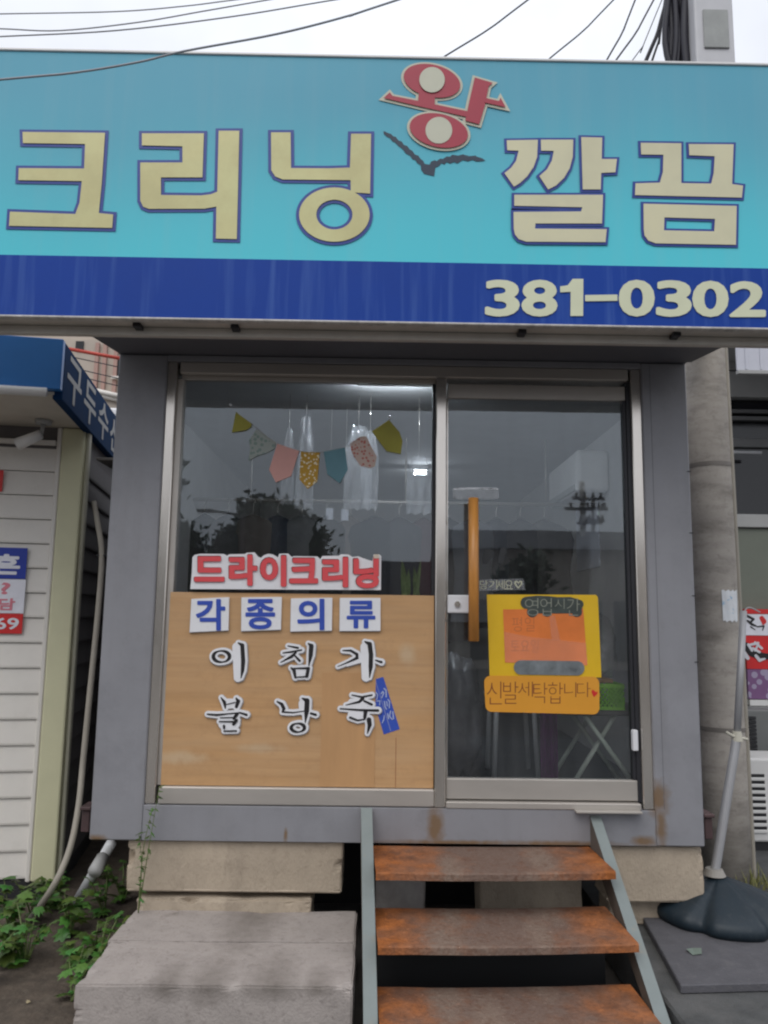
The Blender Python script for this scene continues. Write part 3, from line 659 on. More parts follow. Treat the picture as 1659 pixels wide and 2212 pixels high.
for key, (st, extra, desc) in brush.items():
    conv = lambda p: onplane([p], PY, cb)[0]
    allx = [p for s in st for p in s]; low = max(p[1] for p in allx); mid = sum(p[0] for p in allx)/len(allx)
    p0 = P(*cb((mid, low)), Y=PY)
    t = thing('brush_letter', 'black brush letter on white foam, ' + desc, 'sign', (p0.x, PY, p0.z), 'black brush letters on the plywood')
    lo = stroke_loops(st+extra, 19, 3.0)
    flat('foam_backing', [onplane(q, PY, cb) for q in lo], PY, 'foam_white', t, .014)
    lo2 = stroke_loops(st+extra, 24, 3.0)
    flat('foam_rim', [onplane([(x+2, y+4) for x, y in q], PY, cb) for q in lo2], PY, 'foam_edge', t, .007)
    for s in st:
        lo = stroke_loops([s], 1.0, 1.6)
        if lo: flat('brush_stroke', [onplane(q, PY, cb) for q in lo], PY-.014-.0004*st.index(s), 'ink_black', t, .0015)
# blue sticker strip, tilted
cs = crop(1420, 2640, 1659/210.02)
cs = lambda p: ((1420 + p[0]/7.9)/1.82278, (2640 + p[1]/7.9)/1.82278)
p0 = P(*cs((950,1900)), Y=PY)
stp = thing('blue_sticker', 'tilted blue sticker with faded white writing at the right of the plywood', 'sticker', (p0.x, PY, p0.z))
flat('sticker_sheet', [onplane([(225,330),(705,200),(1215,1820),(720,1990)], PY, cs)], PY-.0005, M('strip_blue', (.035,.085,.45), .45, var=.06), stp, .001)
flat('sticker_line', [onplane([(440,275),(458,270),(950,1880),(925,1888)], PY, cs)], PY-.002, M('strip_line', (.22,.25,.50), .5), stp, .0004)
for k, s in enumerate([[(640,720,18),(690,650,18),(720,700,18),(660,840,18)],[(730,560,20),(790,620,20),(795,820,18)],[(740,960,18),(760,1120,18),(800,1200,18)],[(810,960,16),(830,1100,16)],[(850,900,18),(900,960,18),(890,1160,18)],[(840,1340,18),(870,1500,18)],[(930,1260,18),(900,1420,18),(980,1520,16)],[(1000,1280,18),(1020,1500,18)],[(480,680,16),(530,760,16),(500,900,14)],[(500,950,14),(600,940,14),(590,1070,14)],[(735,1400,14),(720,1520,18),(670,1630,12)]]):
    for q in stroke_loops([s], 0, 8): flat('sticker_writing', [onplane(q, PY, cs)], PY-.0025-.0002*k, M('strip_white', (.40,.46,.68), .5), stp, .0003)

# ------------------------------------------------------------------ door notices (stuck to the outside of the door pane)
c2 = crop(1750, 2240, 1659/670); DY = .050
def pnt(p, Y=DY): return P(*c2(p), Y=Y)
a = pnt((985,1050))
pst = thing('yellow_poster', 'yellow poster with orange paper and dark scalloped heading on the door', 'poster', (a.x, DY, a.z))
flat('poster_sheet', [onplane([(413,250),(1475,252),(1496,275),(1530,1058),(440,1058),(428,640)], DY, c2)], DY, 'yellow_paper', pst, .001)
flat('orange_sheet', [onplane([(570,395),(1352,385),(1392,940),(590,912)], DY, c2)], DY-.0025, 'orange_paper', pst, .0006)
sc = [[(800,330,55),(900,315,50),(1000,320,52),(1100,330,50),(1220,330,52),(1310,345,40)],[(855,420,48)],[(1000,420,42)],[(1290,420,45)],[(860,380,50),(1290,385,45)]]
flat('scalloped_heading', [onplane(q, DY, c2) for q in stroke_loops(sc, 4, 8)], DY-.004, 'sticker_dark', pst, .001)
for ch, bx in (('영',(785,285,915,455)),('업',(935,285,1045,455)),('시',(1075,290,1170,390)),('간',(1195,285,1320,455))):
    glyph('heading_letter', ch, bx, DY-.0055, M('ink_dim', (.26,.27,.22), .6), pst, .0004, -.016, c2)
glyph('notice_text', '평일', (660,470,880,610), DY-.0035, 'ink_faint', pst, .0003, -.010, c2)
glyph('notice_text', '토요일', (645,690,920,815), DY-.0035, 'ink_faint', pst, .0003, -.010, c2)
flat('grey_plaque', [onplane(q, DY, c2) for q in stroke_loops([[(745,960,68),(1292,968,68)]], 2, 8)], DY-.0045, 'sticker_grey', pst, .001)
flat('film_streak', [onplane([(580,612),(820,662),(1380,722),(1392,938),(590,910)], DY, c2)], DY-.0042, 'poster_film', pst, .0003)  # pale matte film pieces, reflection streaks on the poster put into their colour
flat('film_streak', [onplane([(1020,460),(1075,455),(1128,702),(1042,692)], DY, c2)], DY-.0046, 'poster_film', pst, .0003)
a = pnt((945,1410))
crd = thing('amber_card', 'amber rounded card with brown handwriting under the yellow poster', 'card', (a.x, DY, a.z))
flat('card_sheet', [onplane(q, DY, c2) for q in stroke_loops([[(450,1105,65),(1440,1115,65),(1445,1355,62),(460,1330,62),(450,1105,65)],[(500,1150,90),(1400,1160,90),(1400,1300,90),(500,1280,90)],[(480,1220,90),(1420,1235,90)]], 0, 9)][:1], DY-.006, 'amber_card', crd, .0015)
for ch, bx in (('신',(412,1098,560,1320)),('발',(572,1098,722,1315)),('세',(718,1100,862,1245)),('탁',(865,1108,1005,1310)),('합',(1010,1105,1155,1312)),('니',(1168,1105,1285,1250)),('다',(1292,1105,1425,1250))):
    glyph('card_letter', ch, bx, DY-.0078, 'ink_brown', crd, .0004, -.016, c2)
flat('card_heart', [onplane([(1452,1250),(1430,1205),(1432,1180),(1452,1180),(1470,1200),(1490,1195),(1485,1220)], DY, c2)], DY-.0078, 'sticker_red', crd, .0004)
a = pnt((560,205))
pull = thing('pull_notice', 'small clear strip with pale outlined writing beside the wooden handle', 'sticker', (a.x, DY, a.z))
flat('notice_strip', [onplane([(335,105),(770,95),(790,205),(340,212)], DY, c2)], DY, 'clear_tape', pull, .0004)
for k, (ch, x) in enumerate((('당',345),('기',435),('세',510),('요',590))):
    glyph('notice_letter', ch, (x,112,x+78,198), DY-.002, 'ink_pale', pull, .0003, -.006, c2)
flat('notice_heart', [onplane([(720,195),(682,150),(682,122),(702,115),(720,130),(740,115),(758,124),(756,150)], DY, c2), onplane([(720,178),(696,148),(696,132),(704,128),(720,146),(738,128),(746,132),(744,148)], DY, c2)], DY-.002, 'ink_pale', pull, .0003)
a = P(1026, 1080, Y=DY)
tp = thing('clear_tape_patch', 'crinkled clear tape patch on the glass above the wooden handle', 'tape', (a.x, DY, a.z))
cr2 = crop(1650, 1350, 1659/950)
flat('tape_sheet', [onplane([(232,1000),(300,992),(380,996),(460,990),(545,998),(550,1070),(470,1078),(390,1068),(300,1080),(235,1072)], DY, cr2)], DY, 'clear_tape', tp, .0006)
flat('tape_crease', [onplane([(235,1000),(380,994),(545,1000),(545,1010),(380,1008),(240,1014)], DY, cr2)], DY-.0015, 'bag_film', tp, .0006)
for k, (q, w) in enumerate((([(470,1440,18),(455,1500,14),(495,1445,16)],'left'),([(560,1500,14),(580,1430,18)],'right'))):
    a = P(*cr2(q[0][:2]), Y=DY)
    o = flat('sole_decal', [onplane(x, DY, cr2) for x in stroke_loops([q], 6, 4)], DY, M('decal_dark', (.02,.022,.024), .5), None, .0006)
    tag(o, 'dark shoe sole shaped decal on the door glass, %s one of the pair' % w, 'decal', 'sole decals on the door')

# ------------------------------------------------------------------ bunting inside the window
c1 = crop(600, 1350, 1659/1200); BY = .058
bt = thing('bunting', 'string of seven small fabric flags hung across the upper window', 'bunting', (P(*c1((870,600)),Y=BY).x, BY, P(*c1((870,600)),Y=BY).z))
tube('bunting_string', [P(*c1(p), Y=BY) for p in ((455,378),(540,440),(600,490),(675,548),(800,588),(910,595),(1050,568),(1110,530),(1195,480),(1290,418))], .0012, 'string', bt, 5, 4)
flags = [('flag_olive',[(455,375),(540,440),(538,458),(510,475),(432,488)]),('flag_sage',[(565,470),(672,540),(668,575),(625,598),(570,615),(522,642),(532,570),(525,530)]),
 ('flag_pink',[(680,548),(800,588),(755,725),(672,760),(635,690)]),('flag_gold',[(808,590),(912,594),(898,755),(845,795),(800,742)]),
 ('flag_blue',[(932,592),(1048,568),(1064,690),(1020,765),(952,715)]),('flag_floral',[(1075,548),(1130,510),(1165,508),(1190,560),(1222,620),(1210,672),(1185,682),(1130,668),(1085,600)]),
 ('flag_olive',[(1195,482),(1288,418),(1345,485),(1362,535),(1352,605),(1275,590),(1225,525)])]
lbs = ['olive flag at the left end','sage green printed flag','plain pink flag','gold dotted flag','plain blue flag','cream floral flag','olive flag at the right end']
for i, ((mt, q), lb) in enumerate(zip(flags, lbs)):
    o = flat('flag', [onplane(q, BY, c1)], BY+.003*(i % 2), mt, bt, .0008); tag(o, lb)
for (q, hookl) in (((1292,405),'right'),((424,338),'left')):
    a = P(*c1(q), Y=.06); bm = bmesh.new(); bmesh.ops.create_uvsphere(bm, u_segments=10, v_segments=6, radius=.009, matrix=Matrix.Translation((a.x, .059, a.z)))
    tag(bm_obj('suction_hook', bm, M('clear_plastic', (.7,.7,.72), .1, var=.02, trans=.4), None, True), 'small clear suction hook at the %s end of the flag string' % hookl, 'hook', 'hooks holding the bunting')

# ------------------------------------------------------------------ inside the shop
# ceiling lamp
for k, (xa, xb, yy, lb) in enumerate(((.29,.43,2.55,'deep in the shop'),)):
    t = thing('ceiling_lamp', 'lit fluorescent ceiling lamp ' + lb, 'lamp', ((xa+xb)/2, yy, 2.86), 'lamps inside the shop')
    box('lamp_housing', xa, xb, yy-.05, yy+.05, 2.895, 2.929, 'white_enamel', t, .004)
    tube('lamp_tube', [(xa+.02, yy, 2.872), (xb-.02, yy, 2.872)], .008, 'lamp_tube', t, 10)
    for xx in (xa+.015, xb-.015): box('tube_holder', xx-.008, xx+.008, yy-.018, yy+.018, 2.855, 2.8945, 'white_enamel', t, .002)
t = thing('window_tube_lamp', 'lit tube lamp on the ceiling edge right behind the window head', 'lamp', (.09,.16,2.90), 'lamps inside the shop')
box('lamp_lip', -.12, .30, .134, .138, 2.890, 2.9295, 'white_enamel', t, 0)
tube('lamp_tube', [(-.11,.168,2.911), (.29,.168,2.911)], .008, 'lamp_tube', t, 10)
# air conditioner on the right wall
t = thing('air_conditioner', 'white wall air conditioner high on the right inside wall', 'air conditioner', (1.45, 1.6, 2.5))
bm = bmesh.new(); add_box(bm, 1.33, 1.552, 1.15, 2.0, 2.50, 2.79, .03, 3); bm_obj('ac_body', bm, 'white_enamel', t)
box('ac_louvre', 1.322, 1.36, 1.2, 1.95, 2.515, 2.56, 'frame_grey', t, .004)
tag(box('wall_chart', 1.545, 1.551, 1.42, 2.02, 2.02, 2.80, 'paper_white', None, 0), 'tall pale chart on the right inside wall', 'chart')
# clothes rail with hanging garments in film
rail = thing('clothes_rail', 'metal clothes rail across the shop behind the window', 'rail', (.1, 1.5, 2.45))
tube('rail_bar', [(CX0+.062, 1.5, 2.46), (CX1-.062, 1.5, 2.46)], .014, 'steel_dull', rail, 10)
for xx in (-.9, .2, 1.2): tube('rail_hanger', [(xx, 1.5, 2.46), (xx, 1.5, 2.93)], .006, 'steel_dull', rail, 6)
gcol = [(.02,.022,.03),(.07,.07,.08),(.13,.10,.09),(.02,.03,.06),(.16,.16,.17),(.03,.03,.03),(.20,.17,.15),(.015,.02,.03),(.05,.05,.06),(.10,.04,.05),(.02,.02,.025),(.14,.15,.17),(.03,.035,.05),(.018,.018,.022),(.08,.075,.07)]
gname = ['black','dark grey','brown','navy','light grey','charcoal','beige','blue black','slate','maroon','jet black','silver grey','ink blue','soot black','taupe']
def garment(x, y, ztop, w, h, ci, film, lb):
    t = thing('hanging_garment', lb, 'garment', (x, y, ztop-h), 'garments on the shop rail')
    rnd = random.Random(ci*31+5)
    prof = [(0,.06),(.04,.35),(.09,.85),(.14,1.0),(.5,.92),(1.0,1.05)]
    def shell(grow, depth, z0, hh):
        bm = bmesh.new(); rings = []
        for i in range(11):
            f = i/10; k = 0
            while k < len(prof)-2 and prof[k+1][0] < f: k += 1
            (f0,w0),(f1,w1) = prof[k], prof[k+1]; ww = (w0+(w1-w0)*(f-f0)/(f1-f0))*w/2*grow
            ring_ = []
            for s in range(20):
                a = 2*math.pi*s/20; wob = 1+.18*math.sin(s*2.3+ci)*f
                ring_.append(bm.verts.new((x+ww*math.cos(a)*(1+.05*math.sin(f*9+s)), y+depth*wob*math.sin(a)*(.35+.65*min(1,f*6)), z0-f*hh)))
            rings.append(ring_)
        for a, b in zip(rings, rings[1:]):
            for s in range(20): bm.faces.new((a[s], a[(s+1)%20], b[(s+1)%20], b[s]))
        bm.faces.new(rings[0]); bm.faces.new(rings[-1][::-1])
        return bm
    bm_obj('garment_body', shell(1, .055, ztop-.09, h-.1), M('cloth_%d' % ci, tuple(c*.55 for c in gcol[ci % len(gcol)]), .85, var=.2), t, True)
    tube('hanger_hook', [(x, y, ztop-.08), (x, y, ztop-.03), (x+.016, y, ztop+.004), (x, y, ztop+.018), (x-.014, y, ztop+.006)], .0025, 'steel', t, 6, 4)
    if film: bm_obj('film_cover', shell(1.10, .075, ztop-.05, h+.03), 'cling_film', t, True)
places = ['at the far left of the rail','next to the left end of the rail','third from the left on the rail','fourth from the left on the rail','left of the middle of the rail','behind the pink flag','behind the gold flag','behind the blue flag','behind the floral flag','right of the window middle','close to the door mullion','just right of the mullion','behind the clear tape patch','right of the wooden handle','near the right wall chart']
gx = -1.22
for i in range(15):
    film = False
    garment(gx, 1.5 + random.uniform(-.02,.02), 2.448, random.uniform(.34,.44), random.uniform(.75,1.15), i, film, '%s garment %s%s' % (gname[i], 'in clear film ' if film else '', places[i]))
    gx += .172
# long film covers nearer to the glass
for k, (px, py0, py1, wd) in enumerate(((662,900,1100,.10),(625,925,1090,.07),(775,920,1100,.16),(800,930,1100,.10),(905,985,1110,.14))):
    a = P(px, py0, Y=.45); b = P(px, py1, Y=.45)
    t = thing('film_cover', 'long empty clear film cover hanging inside the window, %s' % ['under the gold flag','behind the pink flag','under the floral flag','left of the right olive flag','below the right olive flag'][k], 'film cover', (a.x, .45, b.z), 'empty film covers inside the window')
    bm = bmesh.new(); cols = []
    for i in range(9):
        cols.append([bm.verts.new((a.x+wd*(i/8-.5)*(.5+.5*min(1, j/3)), .45+.02*math.sin(i*1.9+j*.5+k), a.z+(b.z-a.z)*j/10+.006*math.sin(i*2.1+k)*(j==10))) for j in range(11)])
    for p_, q_ in zip(cols, cols[1:]):
        for j in range(10): bm.faces.new((p_[j], p_[j+1], q_[j+1], q_[j]))
    bm_obj('film_sheet', bm, 'loose_film', t, True)
    tube('film_hanger', [(a.x, .45, a.z-.01), (a.x, .45, 2.93)], .0015, 'steel', t, 5)
for k, (px, py) in enumerate(((745,1112),(712,1110))):
    a = P(px, py, Y=.7); o = box('price_tag', a.x-.022, a.x+.022, .699, .7005, a.z-.035, a.z+.035, 'paper_white', None, 0)
    tag(o, 'small white paper tag dangling inside the window, %s of two' % ('brighter right one','dimmer left one')[k], 'tag', 'paper tags inside the window')
    tube('tag_thread', [(a.x, .70, a.z+.034), (a.x, .70, 2.929)], .0008, 'string', o, 4)
# folding table, basket, plant, bags
fz = .736
ft = thing('folding_table', 'pale green folding table with crossed legs behind the door glass', 'table', (1.1, .4, fz))
ttop = P(1290, 1533, Y=.2).z
box('table_top', .97, 1.46, .15, .62, ttop-.025, ttop, M('table_top', (.10,.09,.085), .5), ft, .006)
for yy, s in ((.20, 1), (.57, 1)):
    for (xa, xb) in ((.99, 1.26), (1.395, 1.09)):
        tube('leg', [(xa, yy + (.02 if xa < xb else -.02), fz+.004), (xb, yy + (.02 if xa < xb else -.02), ttop-.028)], .0125, 'table_green', ft, 8)
tube('foot_bar', [(.99, .22, fz+.013), (.99, .59, fz+.013)], .0115, 'table_green', ft, 8)
tube('foot_bar', [(1.395, .18, fz+.013), (1.395, .55, fz+.013)], .0115, 'table_green', ft, 8)
bk = thing('green_basket', 'bright green perforated plastic basket on the folding table', 'basket', (1.14, .31, ttop))
def basket():
    x0, x1, y0, y1, z0, z1 = .98, 1.295, .165, .46, ttop+.002, ttop+.135
    bm = bmesh.new(); add_box(bm, x0, x1, y0, y1, z0, z0+.008)
    for (xa, ya, xb, yb) in ((x0,y0,x1,y0),(x1,y0,x1,y1),(x1,y1,x0,y1),(x0,y1,x0,y0)):
        L = math.hypot(xb-xa, yb-ya); n = int(L/.022)
        for zz, hh in ((z0+.003,.012),(z1-.018,.018)):
            add_box(bm, min(xa,xb)-.002, max(xa,xb)+.002, min(ya,yb)-.002, max(ya,yb)+.002, zz, zz+hh)
        for i in range(n+3):
            for dr in (1, -1):
                s0 = (i-1)/n; s1 = s0 + dr*.09/L
                c0, c1_ = max(0,min(1,s0)), max(0,min(1,s1))
                if abs(c1_-c0) < .02: continue
                t0 = (c0-s0)/(s1-s0); t1 = (c1_-s0)/(s1-s0)
                add_tube(bm, [(xa+(xb-xa)*c0, ya+(yb-ya)*c0, z0+.01+(z1-z0-.025)*t0), (xa+(xb-xa)*c1_, ya+(yb-ya)*c1_, z0+.01+(z1-z0-.025)*t1)], .0035, 4, False)
    return bm
bm_obj('basket_body', basket(), 'basket_green', bk)
tag(box('wood_board', 1.0, 1.25, .20, .42, ttop+.137, ttop+.157, 'wood_light', None, .003), 'light wooden board lying across the green basket', 'board')
def bag(name, lb, c, r, sq, mt, seed):
    bm = bmesh.new(); bmesh.ops.create_icosphere(bm, subdivisions=4, radius=1)
    for v in bm.verts:
        d = 1 + .28*mnoise.noise(v.co*1.7+Vector((seed,0,0))) + .14*mnoise.noise(v.co*4.5+Vector((0,seed,0))) + .06*mnoise.noise(v.co*10)
        v.co = Vector((c[0]+v.co.x*r*d*sq[0], c[1]+v.co.y*r*d*sq[1], c[2]+max(-.92, v.co.z*d)*r*sq[2]))
    return tag(bm_obj(name, bm, mt, None, True), lb, 'bag', 'plastic bags in the shop')
bag('plastic_bag', 'crumpled clear plastic bag standing on the board over the basket', (1.20,.31,ttop+.157+.158), .14, (.75,.7,1.22), 'bag_film', 3)
bag('plastic_bag', 'grey plastic bag on the shop floor left of the yellow poster', (.48,.55,fz+.345), .22, (.6,.6,1.7), M('bag_grey', (.16,.16,.17), .25, var=.3), 9)
cl = thing('purple_cloth', 'purple cloth bundle standing on the floor under the amber card', 'cloth', (.94, .35, fz))
bm = bmesh.new(); cols = []
for i in range(13): cols.append([bm.verts.new((.893+.0075*i, .35+.02*math.sin(i*1.4), fz+.002+.42*j/8)) for j in range(9)])
for p_, q_ in zip(cols, cols[1:]):
    for j in range(8): bm.faces.new((p_[j], p_[j+1], q_[j+1], q_[j]))
bmesh.ops.solidify(bm, geom=list(bm.faces), thickness=.008)
bm_obj('cloth_sheet', bm, 'purple_cloth', cl, True)
st_ = thing('shop_counter', 'dark counter across the shop behind the garments', 'counter', (0, 2.2, fz))
box('counter_body', -1.2, .55, 2.0, 2.5, fz, fz+.86, M('counter_dark', (.05,.045,.04), .6), st_, .006)
box('counter_top', -1.22, .57, 1.96, 2.54, fz+.862, fz+.90, M('counter_top', (.12,.11,.10), .4), st_, .006)
cc = thing('white_stool', 'pale stool legs showing under the amber card', 'stool', (.83, .86, fz))
for (xa, ya) in ((.70,.72),(.955,.72),(.70,1.0),(.955,1.0)): tube('leg', [(xa, ya, fz+.002), (xa+.02*(1 if xa < .8 else -1), ya, fz+.44)], .014, M('stool_grey', (.6,.6,.6), .5), cc, 8)
box('seat', .68, .975, .69, 1.03, fz+.441, fz+.47, 'stool_grey', cc, .01, 2)
a = P(890, 1270, Y=.30)
sp = thing('snake_plant', 'snake plant with upright striped leaves behind the window', 'plant', (a.x, .30, 1.0))
box('plant_stand', a.x-.16, a.x+.16, .16, .44, fz+.002, a.z-.22, M('stand_dark', (.06,.05,.045), .6), sp, .006)
bm = bmesh.new(); bmesh.ops.create_cone(bm, cap_ends=True, segments=20, radius1=.06, radius2=.085, depth=.13, matrix=Matrix.Translation((a.x, .30, a.z-.155))); bm_obj('pot', bm, 'pot_dark', sp)
for k in range(9):
    rnd = random.Random(k); bx_ = a.x + rnd.uniform(-.05,.05); by = .30+rnd.uniform(-.04,.04); hh = rnd.uniform(.16,.28); ln_ = rnd.uniform(-.04,.04)
    vs = []; fs = []
    for j in range(7):
        f = j/6; w = .014*(1-f**3)+.001; vs += [(bx_+ln_*f-w, by, a.z-.10+hh*f), (bx_+ln_*f, by+.008, a.z-.10+hh*f), (bx_+ln_*f+w, by, a.z-.10+hh*f)]
    for j in range(6):
        for i in (0,1): q = j*3+i; fs.append((q, q+1, q+4, q+3))
    mesh('leaf', vs, fs, 'leaf_snake', sp, True)

# ------------------------------------------------------------------ blocks under the shop, slabs, steps
def rough_block(name, lb, cat, x0, x1, y0, y1, z0, z1, mat, seed, rz=0, group=None, chip=.012, cell=.06):
    bm = bmesh.new(); vs = add_box(bm, x0, x1, y0, y1, z0, z1)
    n = max(2, min(24, int(max(x1-x0, y1-y0)/cell)))
    bmesh.ops.subdivide_edges(bm, edges=[e for e in bm.edges if e.calc_length() > .1], cuts=n, use_grid_fill=True)
    cx, cy = (x0+x1)/2, (y0+y1)/2
    for v in bm.verts:
        e = sum((abs(v.co.x-x0) < .02 or abs(v.co.x-x1) < .02, abs(v.co.y-y0) < .02 or abs(v.co.y-y1) < .02, abs(v.co.z-z1) < .02))
        d = mnoise.noise(v.co*5+Vector((seed,0,0)))*chip*.35 + (min(0, mnoise.noise(v.co*13+Vector((0,seed,0)))+.25)*chip*1.6 if e >= 2 else 0)
        c = Vector((cx, cy, (z0+z1)/2)); dirv = (v.co-c); dirv.x /= (x1-x0); dirv.y /= (y1-y0); dirv.z /= (z1-z0)
        if v.co.z > z0+.001: v.co += dirv*d*1.6
    bmesh.ops.bevel(bm, geom=[e for e in bm.edges if len(e.link_faces) == 2 and e.calc_face_angle() > .8], offset=min(.007, (z1-z0)*.15), segments=2, affect='EDGES')
    if rz: bmesh.ops.rotate(bm, verts=bm.verts, cent=(cx, cy, 0), matrix=Matrix.Rotation(rz, 3, 'Z'))
    return tag(bm_obj(name, bm, mat, None, False), lb, cat, group)
rough_block('foundation_block', 'long tan foundation block under the left of the shop', 'block', -1.185, -.145, .03, .26, .325, CZ0-.002, 'sandstone', 1, 0, None, .034, .03)
rough_block('foundation_block', 'lower tan footing stone just above the concrete slab', 'block', -1.13, -.29, .012, .26, -.02, .300, 'sandstone', 2, 0, None, .04, .03)
rough_block('foundation_block', 'tan foundation block under the right corner of the shop', 'block', 1.14, 1.62, .03, .26, .30, CZ0-.002, 'sandstone', 4, 0, None, .028, .03)
rough_block('foundation_block', 'shadowed footing stone behind the rubber mat', 'block', 1.17, 1.58, .10, .28, .172, .297, 'sandstone', 5)
rough_block('foundation_block', 'brown block seen between the upper two rusty steps', 'block', .55, 1.07, .22, .45, -.02, .42, 'sandstone', 6)
rough_block('foundation_block', 'dark block under the shop behind the left of the steps', 'block', .02, .28, .35, .55, -.02, .45, 'concrete_b', 8)
tag(box('under_shop_board', CX0, CX1, .9, .94, -.02, CZ0-.003, 'ac_dark', None, 0), 'dark board closing the space under the shop', 'board')
rough_block('concrete_slab', 'front concrete slab left of the rusty steps', 'slab', -1.125, -.068, -.745, -.345, -.02, .250, 'concrete', 11, 0, 'concrete slabs left of the steps', .022, .035)
rough_block('concrete_slab', 'back concrete slab against the tan footing stone', 'slab', -1.135, -.070, -.337, .030, -.02, .246, 'concrete', 12, 0, 'concrete slabs left of the steps', .022, .035)

ST = R_(2.5)
stair = thing('steel_steps', 'rusty steel steps with pale green side rails leading to the door', 'steps', (0, 0, 0), None, ST)
stair['_local'] = 1
def stl(o): return o
def tread(z, y0, y1):
    x0, x1 = .0, 1.052; bm = bmesh.new(); nx = 26
    prof = [(y1, z-.030), (y1, z), (y0+.006, z), (y0, z-.006), (y0, z-.032), (y0+.008, z-.032), (y0+.008, z-.008), (y1-.006, z-.008)]
    rows = []
    for i in range(nx+1):
        x = x0+(x1-x0)*i/nx; sag = -.006*math.sin(math.pi*i/nx) + .0022*mnoise.noise(Vector((x*4, z*9, 0)))
        rows.append([bm.verts.new((x, yy + .0025*mnoise.noise(Vector((x*9, yy*3, z))), zz+sag)) for yy, zz in prof])
    m_ = len(prof)
    for a, b in zip(rows, rows[1:]):
        for k in range(m_-1):
            f = bm.faces.new((a[k], b[k], b[k+1], a[k+1]))
            f.material_index = 0 if k == 1 else 1
    o = bm_obj('tread', bm, 'rust', stair); o.data.materials.append(MATS['rust_edge']); 
    # raised diamond studs, a shallow checker plate
    bm = bmesh.new(); sp = .034
    for iy in range(int((y1-y0-.04)/sp)):
        for ix in range(int((x1-x0-.04)/sp)):
            cx = x0+.03+ix*sp+(iy % 2)*sp/2; cy = y0+.03+iy*sp; sag = -.006*math.sin(math.pi*(cx-x0)/(x1-x0)) + .0022*mnoise.noise(Vector((cx*4, z*9, 0)))
            dx, dy = ((.010,.003) if (ix+iy) % 2 else (.003,.010))
            zt = z+sag
            vs = [bm.verts.new(q) for q in ((cx-dx,cy,zt-.0005),(cx,cy-dy,zt-.0005),(cx+dx,cy,zt-.0005),(cx,cy+dy,zt-.0005),(cx,cy,zt+.0024))]
            for k in range(4): bm.faces.new((vs[k], vs[(k+1)%4], vs[4]))
    s_ = bm_obj('stud_pattern', bm, 'rust', o); s_['kind'] = 'stuff'
    return o
for z, y0, y1 in ((.560,-.405,-.012),(.362,-.655,-.250),(.162,-.945,-.545)): tread(z, y0, y1)
box('shade_sheet', .0, 1.05, -.535, -.530, -.015, .15, 'rubber', stair, 0)  # added black sheets, stand in for the deep shade between the treads
box('shade_sheet', .0, 1.05, -.24, -.236, -.015, .31, 'rubber', stair, 0)
# side rails: channel with a flat flange on top
def stringer(x0, x1, inner):
    p0 = Vector((0, -.012, .735)); p1 = Vector((0, -1.02, -.018)); d = (p1-p0).normalized(); nrm = Vector((0, d.z, -d.y)); nrm = -nrm if nrm.z < 0 else nrm
    def prism(xa, xb, n0, n1, mt, nm):
        bm = bmesh.new(); vs = []
        for xx in (xa, xb):
            vs += [bm.verts.new((xx, (p0+nrm*n).y, (p0+nrm*n).z)) if e == 0 else bm.verts.new((xx, (p1+nrm*n).y, max(-.019, (p1+nrm*n).z))) for e, n in ((0,n0),(1,n0),(1,n1),(0,n1))]
        for f in ((0,1,2,3),(7,6,5,4),(0,4,5,1),(1,5,6,2),(2,6,7,3),(3,7,4,0)): bm.faces.new([vs[i] for i in f])
        bmesh.ops.recalc_face_normals(bm, faces=bm.faces)
        return bm_obj(nm, bm, mt, stair)
    s_ = prism(x0, x1, -.006, .0, 'stringer_paint', 'side_rail')
    w0, w1 = (x0+.001, x0+.007)
    w = prism(w0, w1, -.13, -.0065, 'stringer_side', 'rail_web'); 
stringer(-.058, -.004, -1)
stringer(1.056, 1.108, 1)

# ------------------------------------------------------------------ right side: mat, parasol base, utility pole
MZ = PVZ+.036
mt_ = [P(1366,1940,z=MZ), P(1470,2128,z=MZ), P(1760,2120,z=MZ), P(1680,1940,z=MZ)]
mato = slab('rubber_mat', [(p.x,p.y,MZ) for p in mt_], (0,0,-.034), 'mat_grey', None, .004)
tag(mato, 'thick dark grey rubber mat under the parasol base', 'mat')
lf = P(1500,2058,z=MZ+.001)
lo = mesh('dry_leaf', [(lf.x-.02,lf.y-.03,lf.z+.002),(lf.x+.025,lf.y-.02,lf.z+.004),(lf.x+.04,lf.y+.02,lf.z+.012),(lf.x+.005,lf.y+.035,lf.z+.006),(lf.x-.03,lf.y+.015,lf.z+.010),(lf.x,lf.y,lf.z+.001)], [(0,1,5),(1,2,5),(2,3,5),(3,4,5),(4,0,5)], M('dry_leaf', (.16,.20,.17), .6))
tag(lo, 'small pale green leaf lying on the rubber mat', 'leaf')
ub = P(1545, 1985, z=MZ+.001)
UB = thing('parasol_stand', 'dark navy petal shaped plastic parasol base on the rubber mat', 'parasol base', (ub.x+.05, ub.y+.05, MZ+.001))
bm = bmesh.new(); N = 144; prof = [(.325,.0),(.335,.025),(.332,.05),(.315,.068),(.265,.095),(.20,.122),(.13,.148),(.07,.168),(.045,.180)]
rings = []
for r, z in prof:
    rings.append([bm.verts.new((ub.x+.05+math.cos(2*math.pi*k/N)*r*(1-.13*(r/.36)**3*abs(math.cos(3*2*math.pi*k/N+.5))**14), ub.y+.05+math.sin(2*math.pi*k/N)*r*(1-.13*(r/.36)**3*abs(math.cos(3*2*math.pi*k/N+.5))**14)  , MZ+.001+z*(1-.30*min(1,(r/.3)**2)*abs(math.cos(3*2*math.pi*k/N+.5))**14))) for k in range(N)])
for a, b in zip(rings, rings[1:]):
    for k in range(N): bm.faces.new((a[k], a[(k+1)%N], b[(k+1)%N], b[k]))
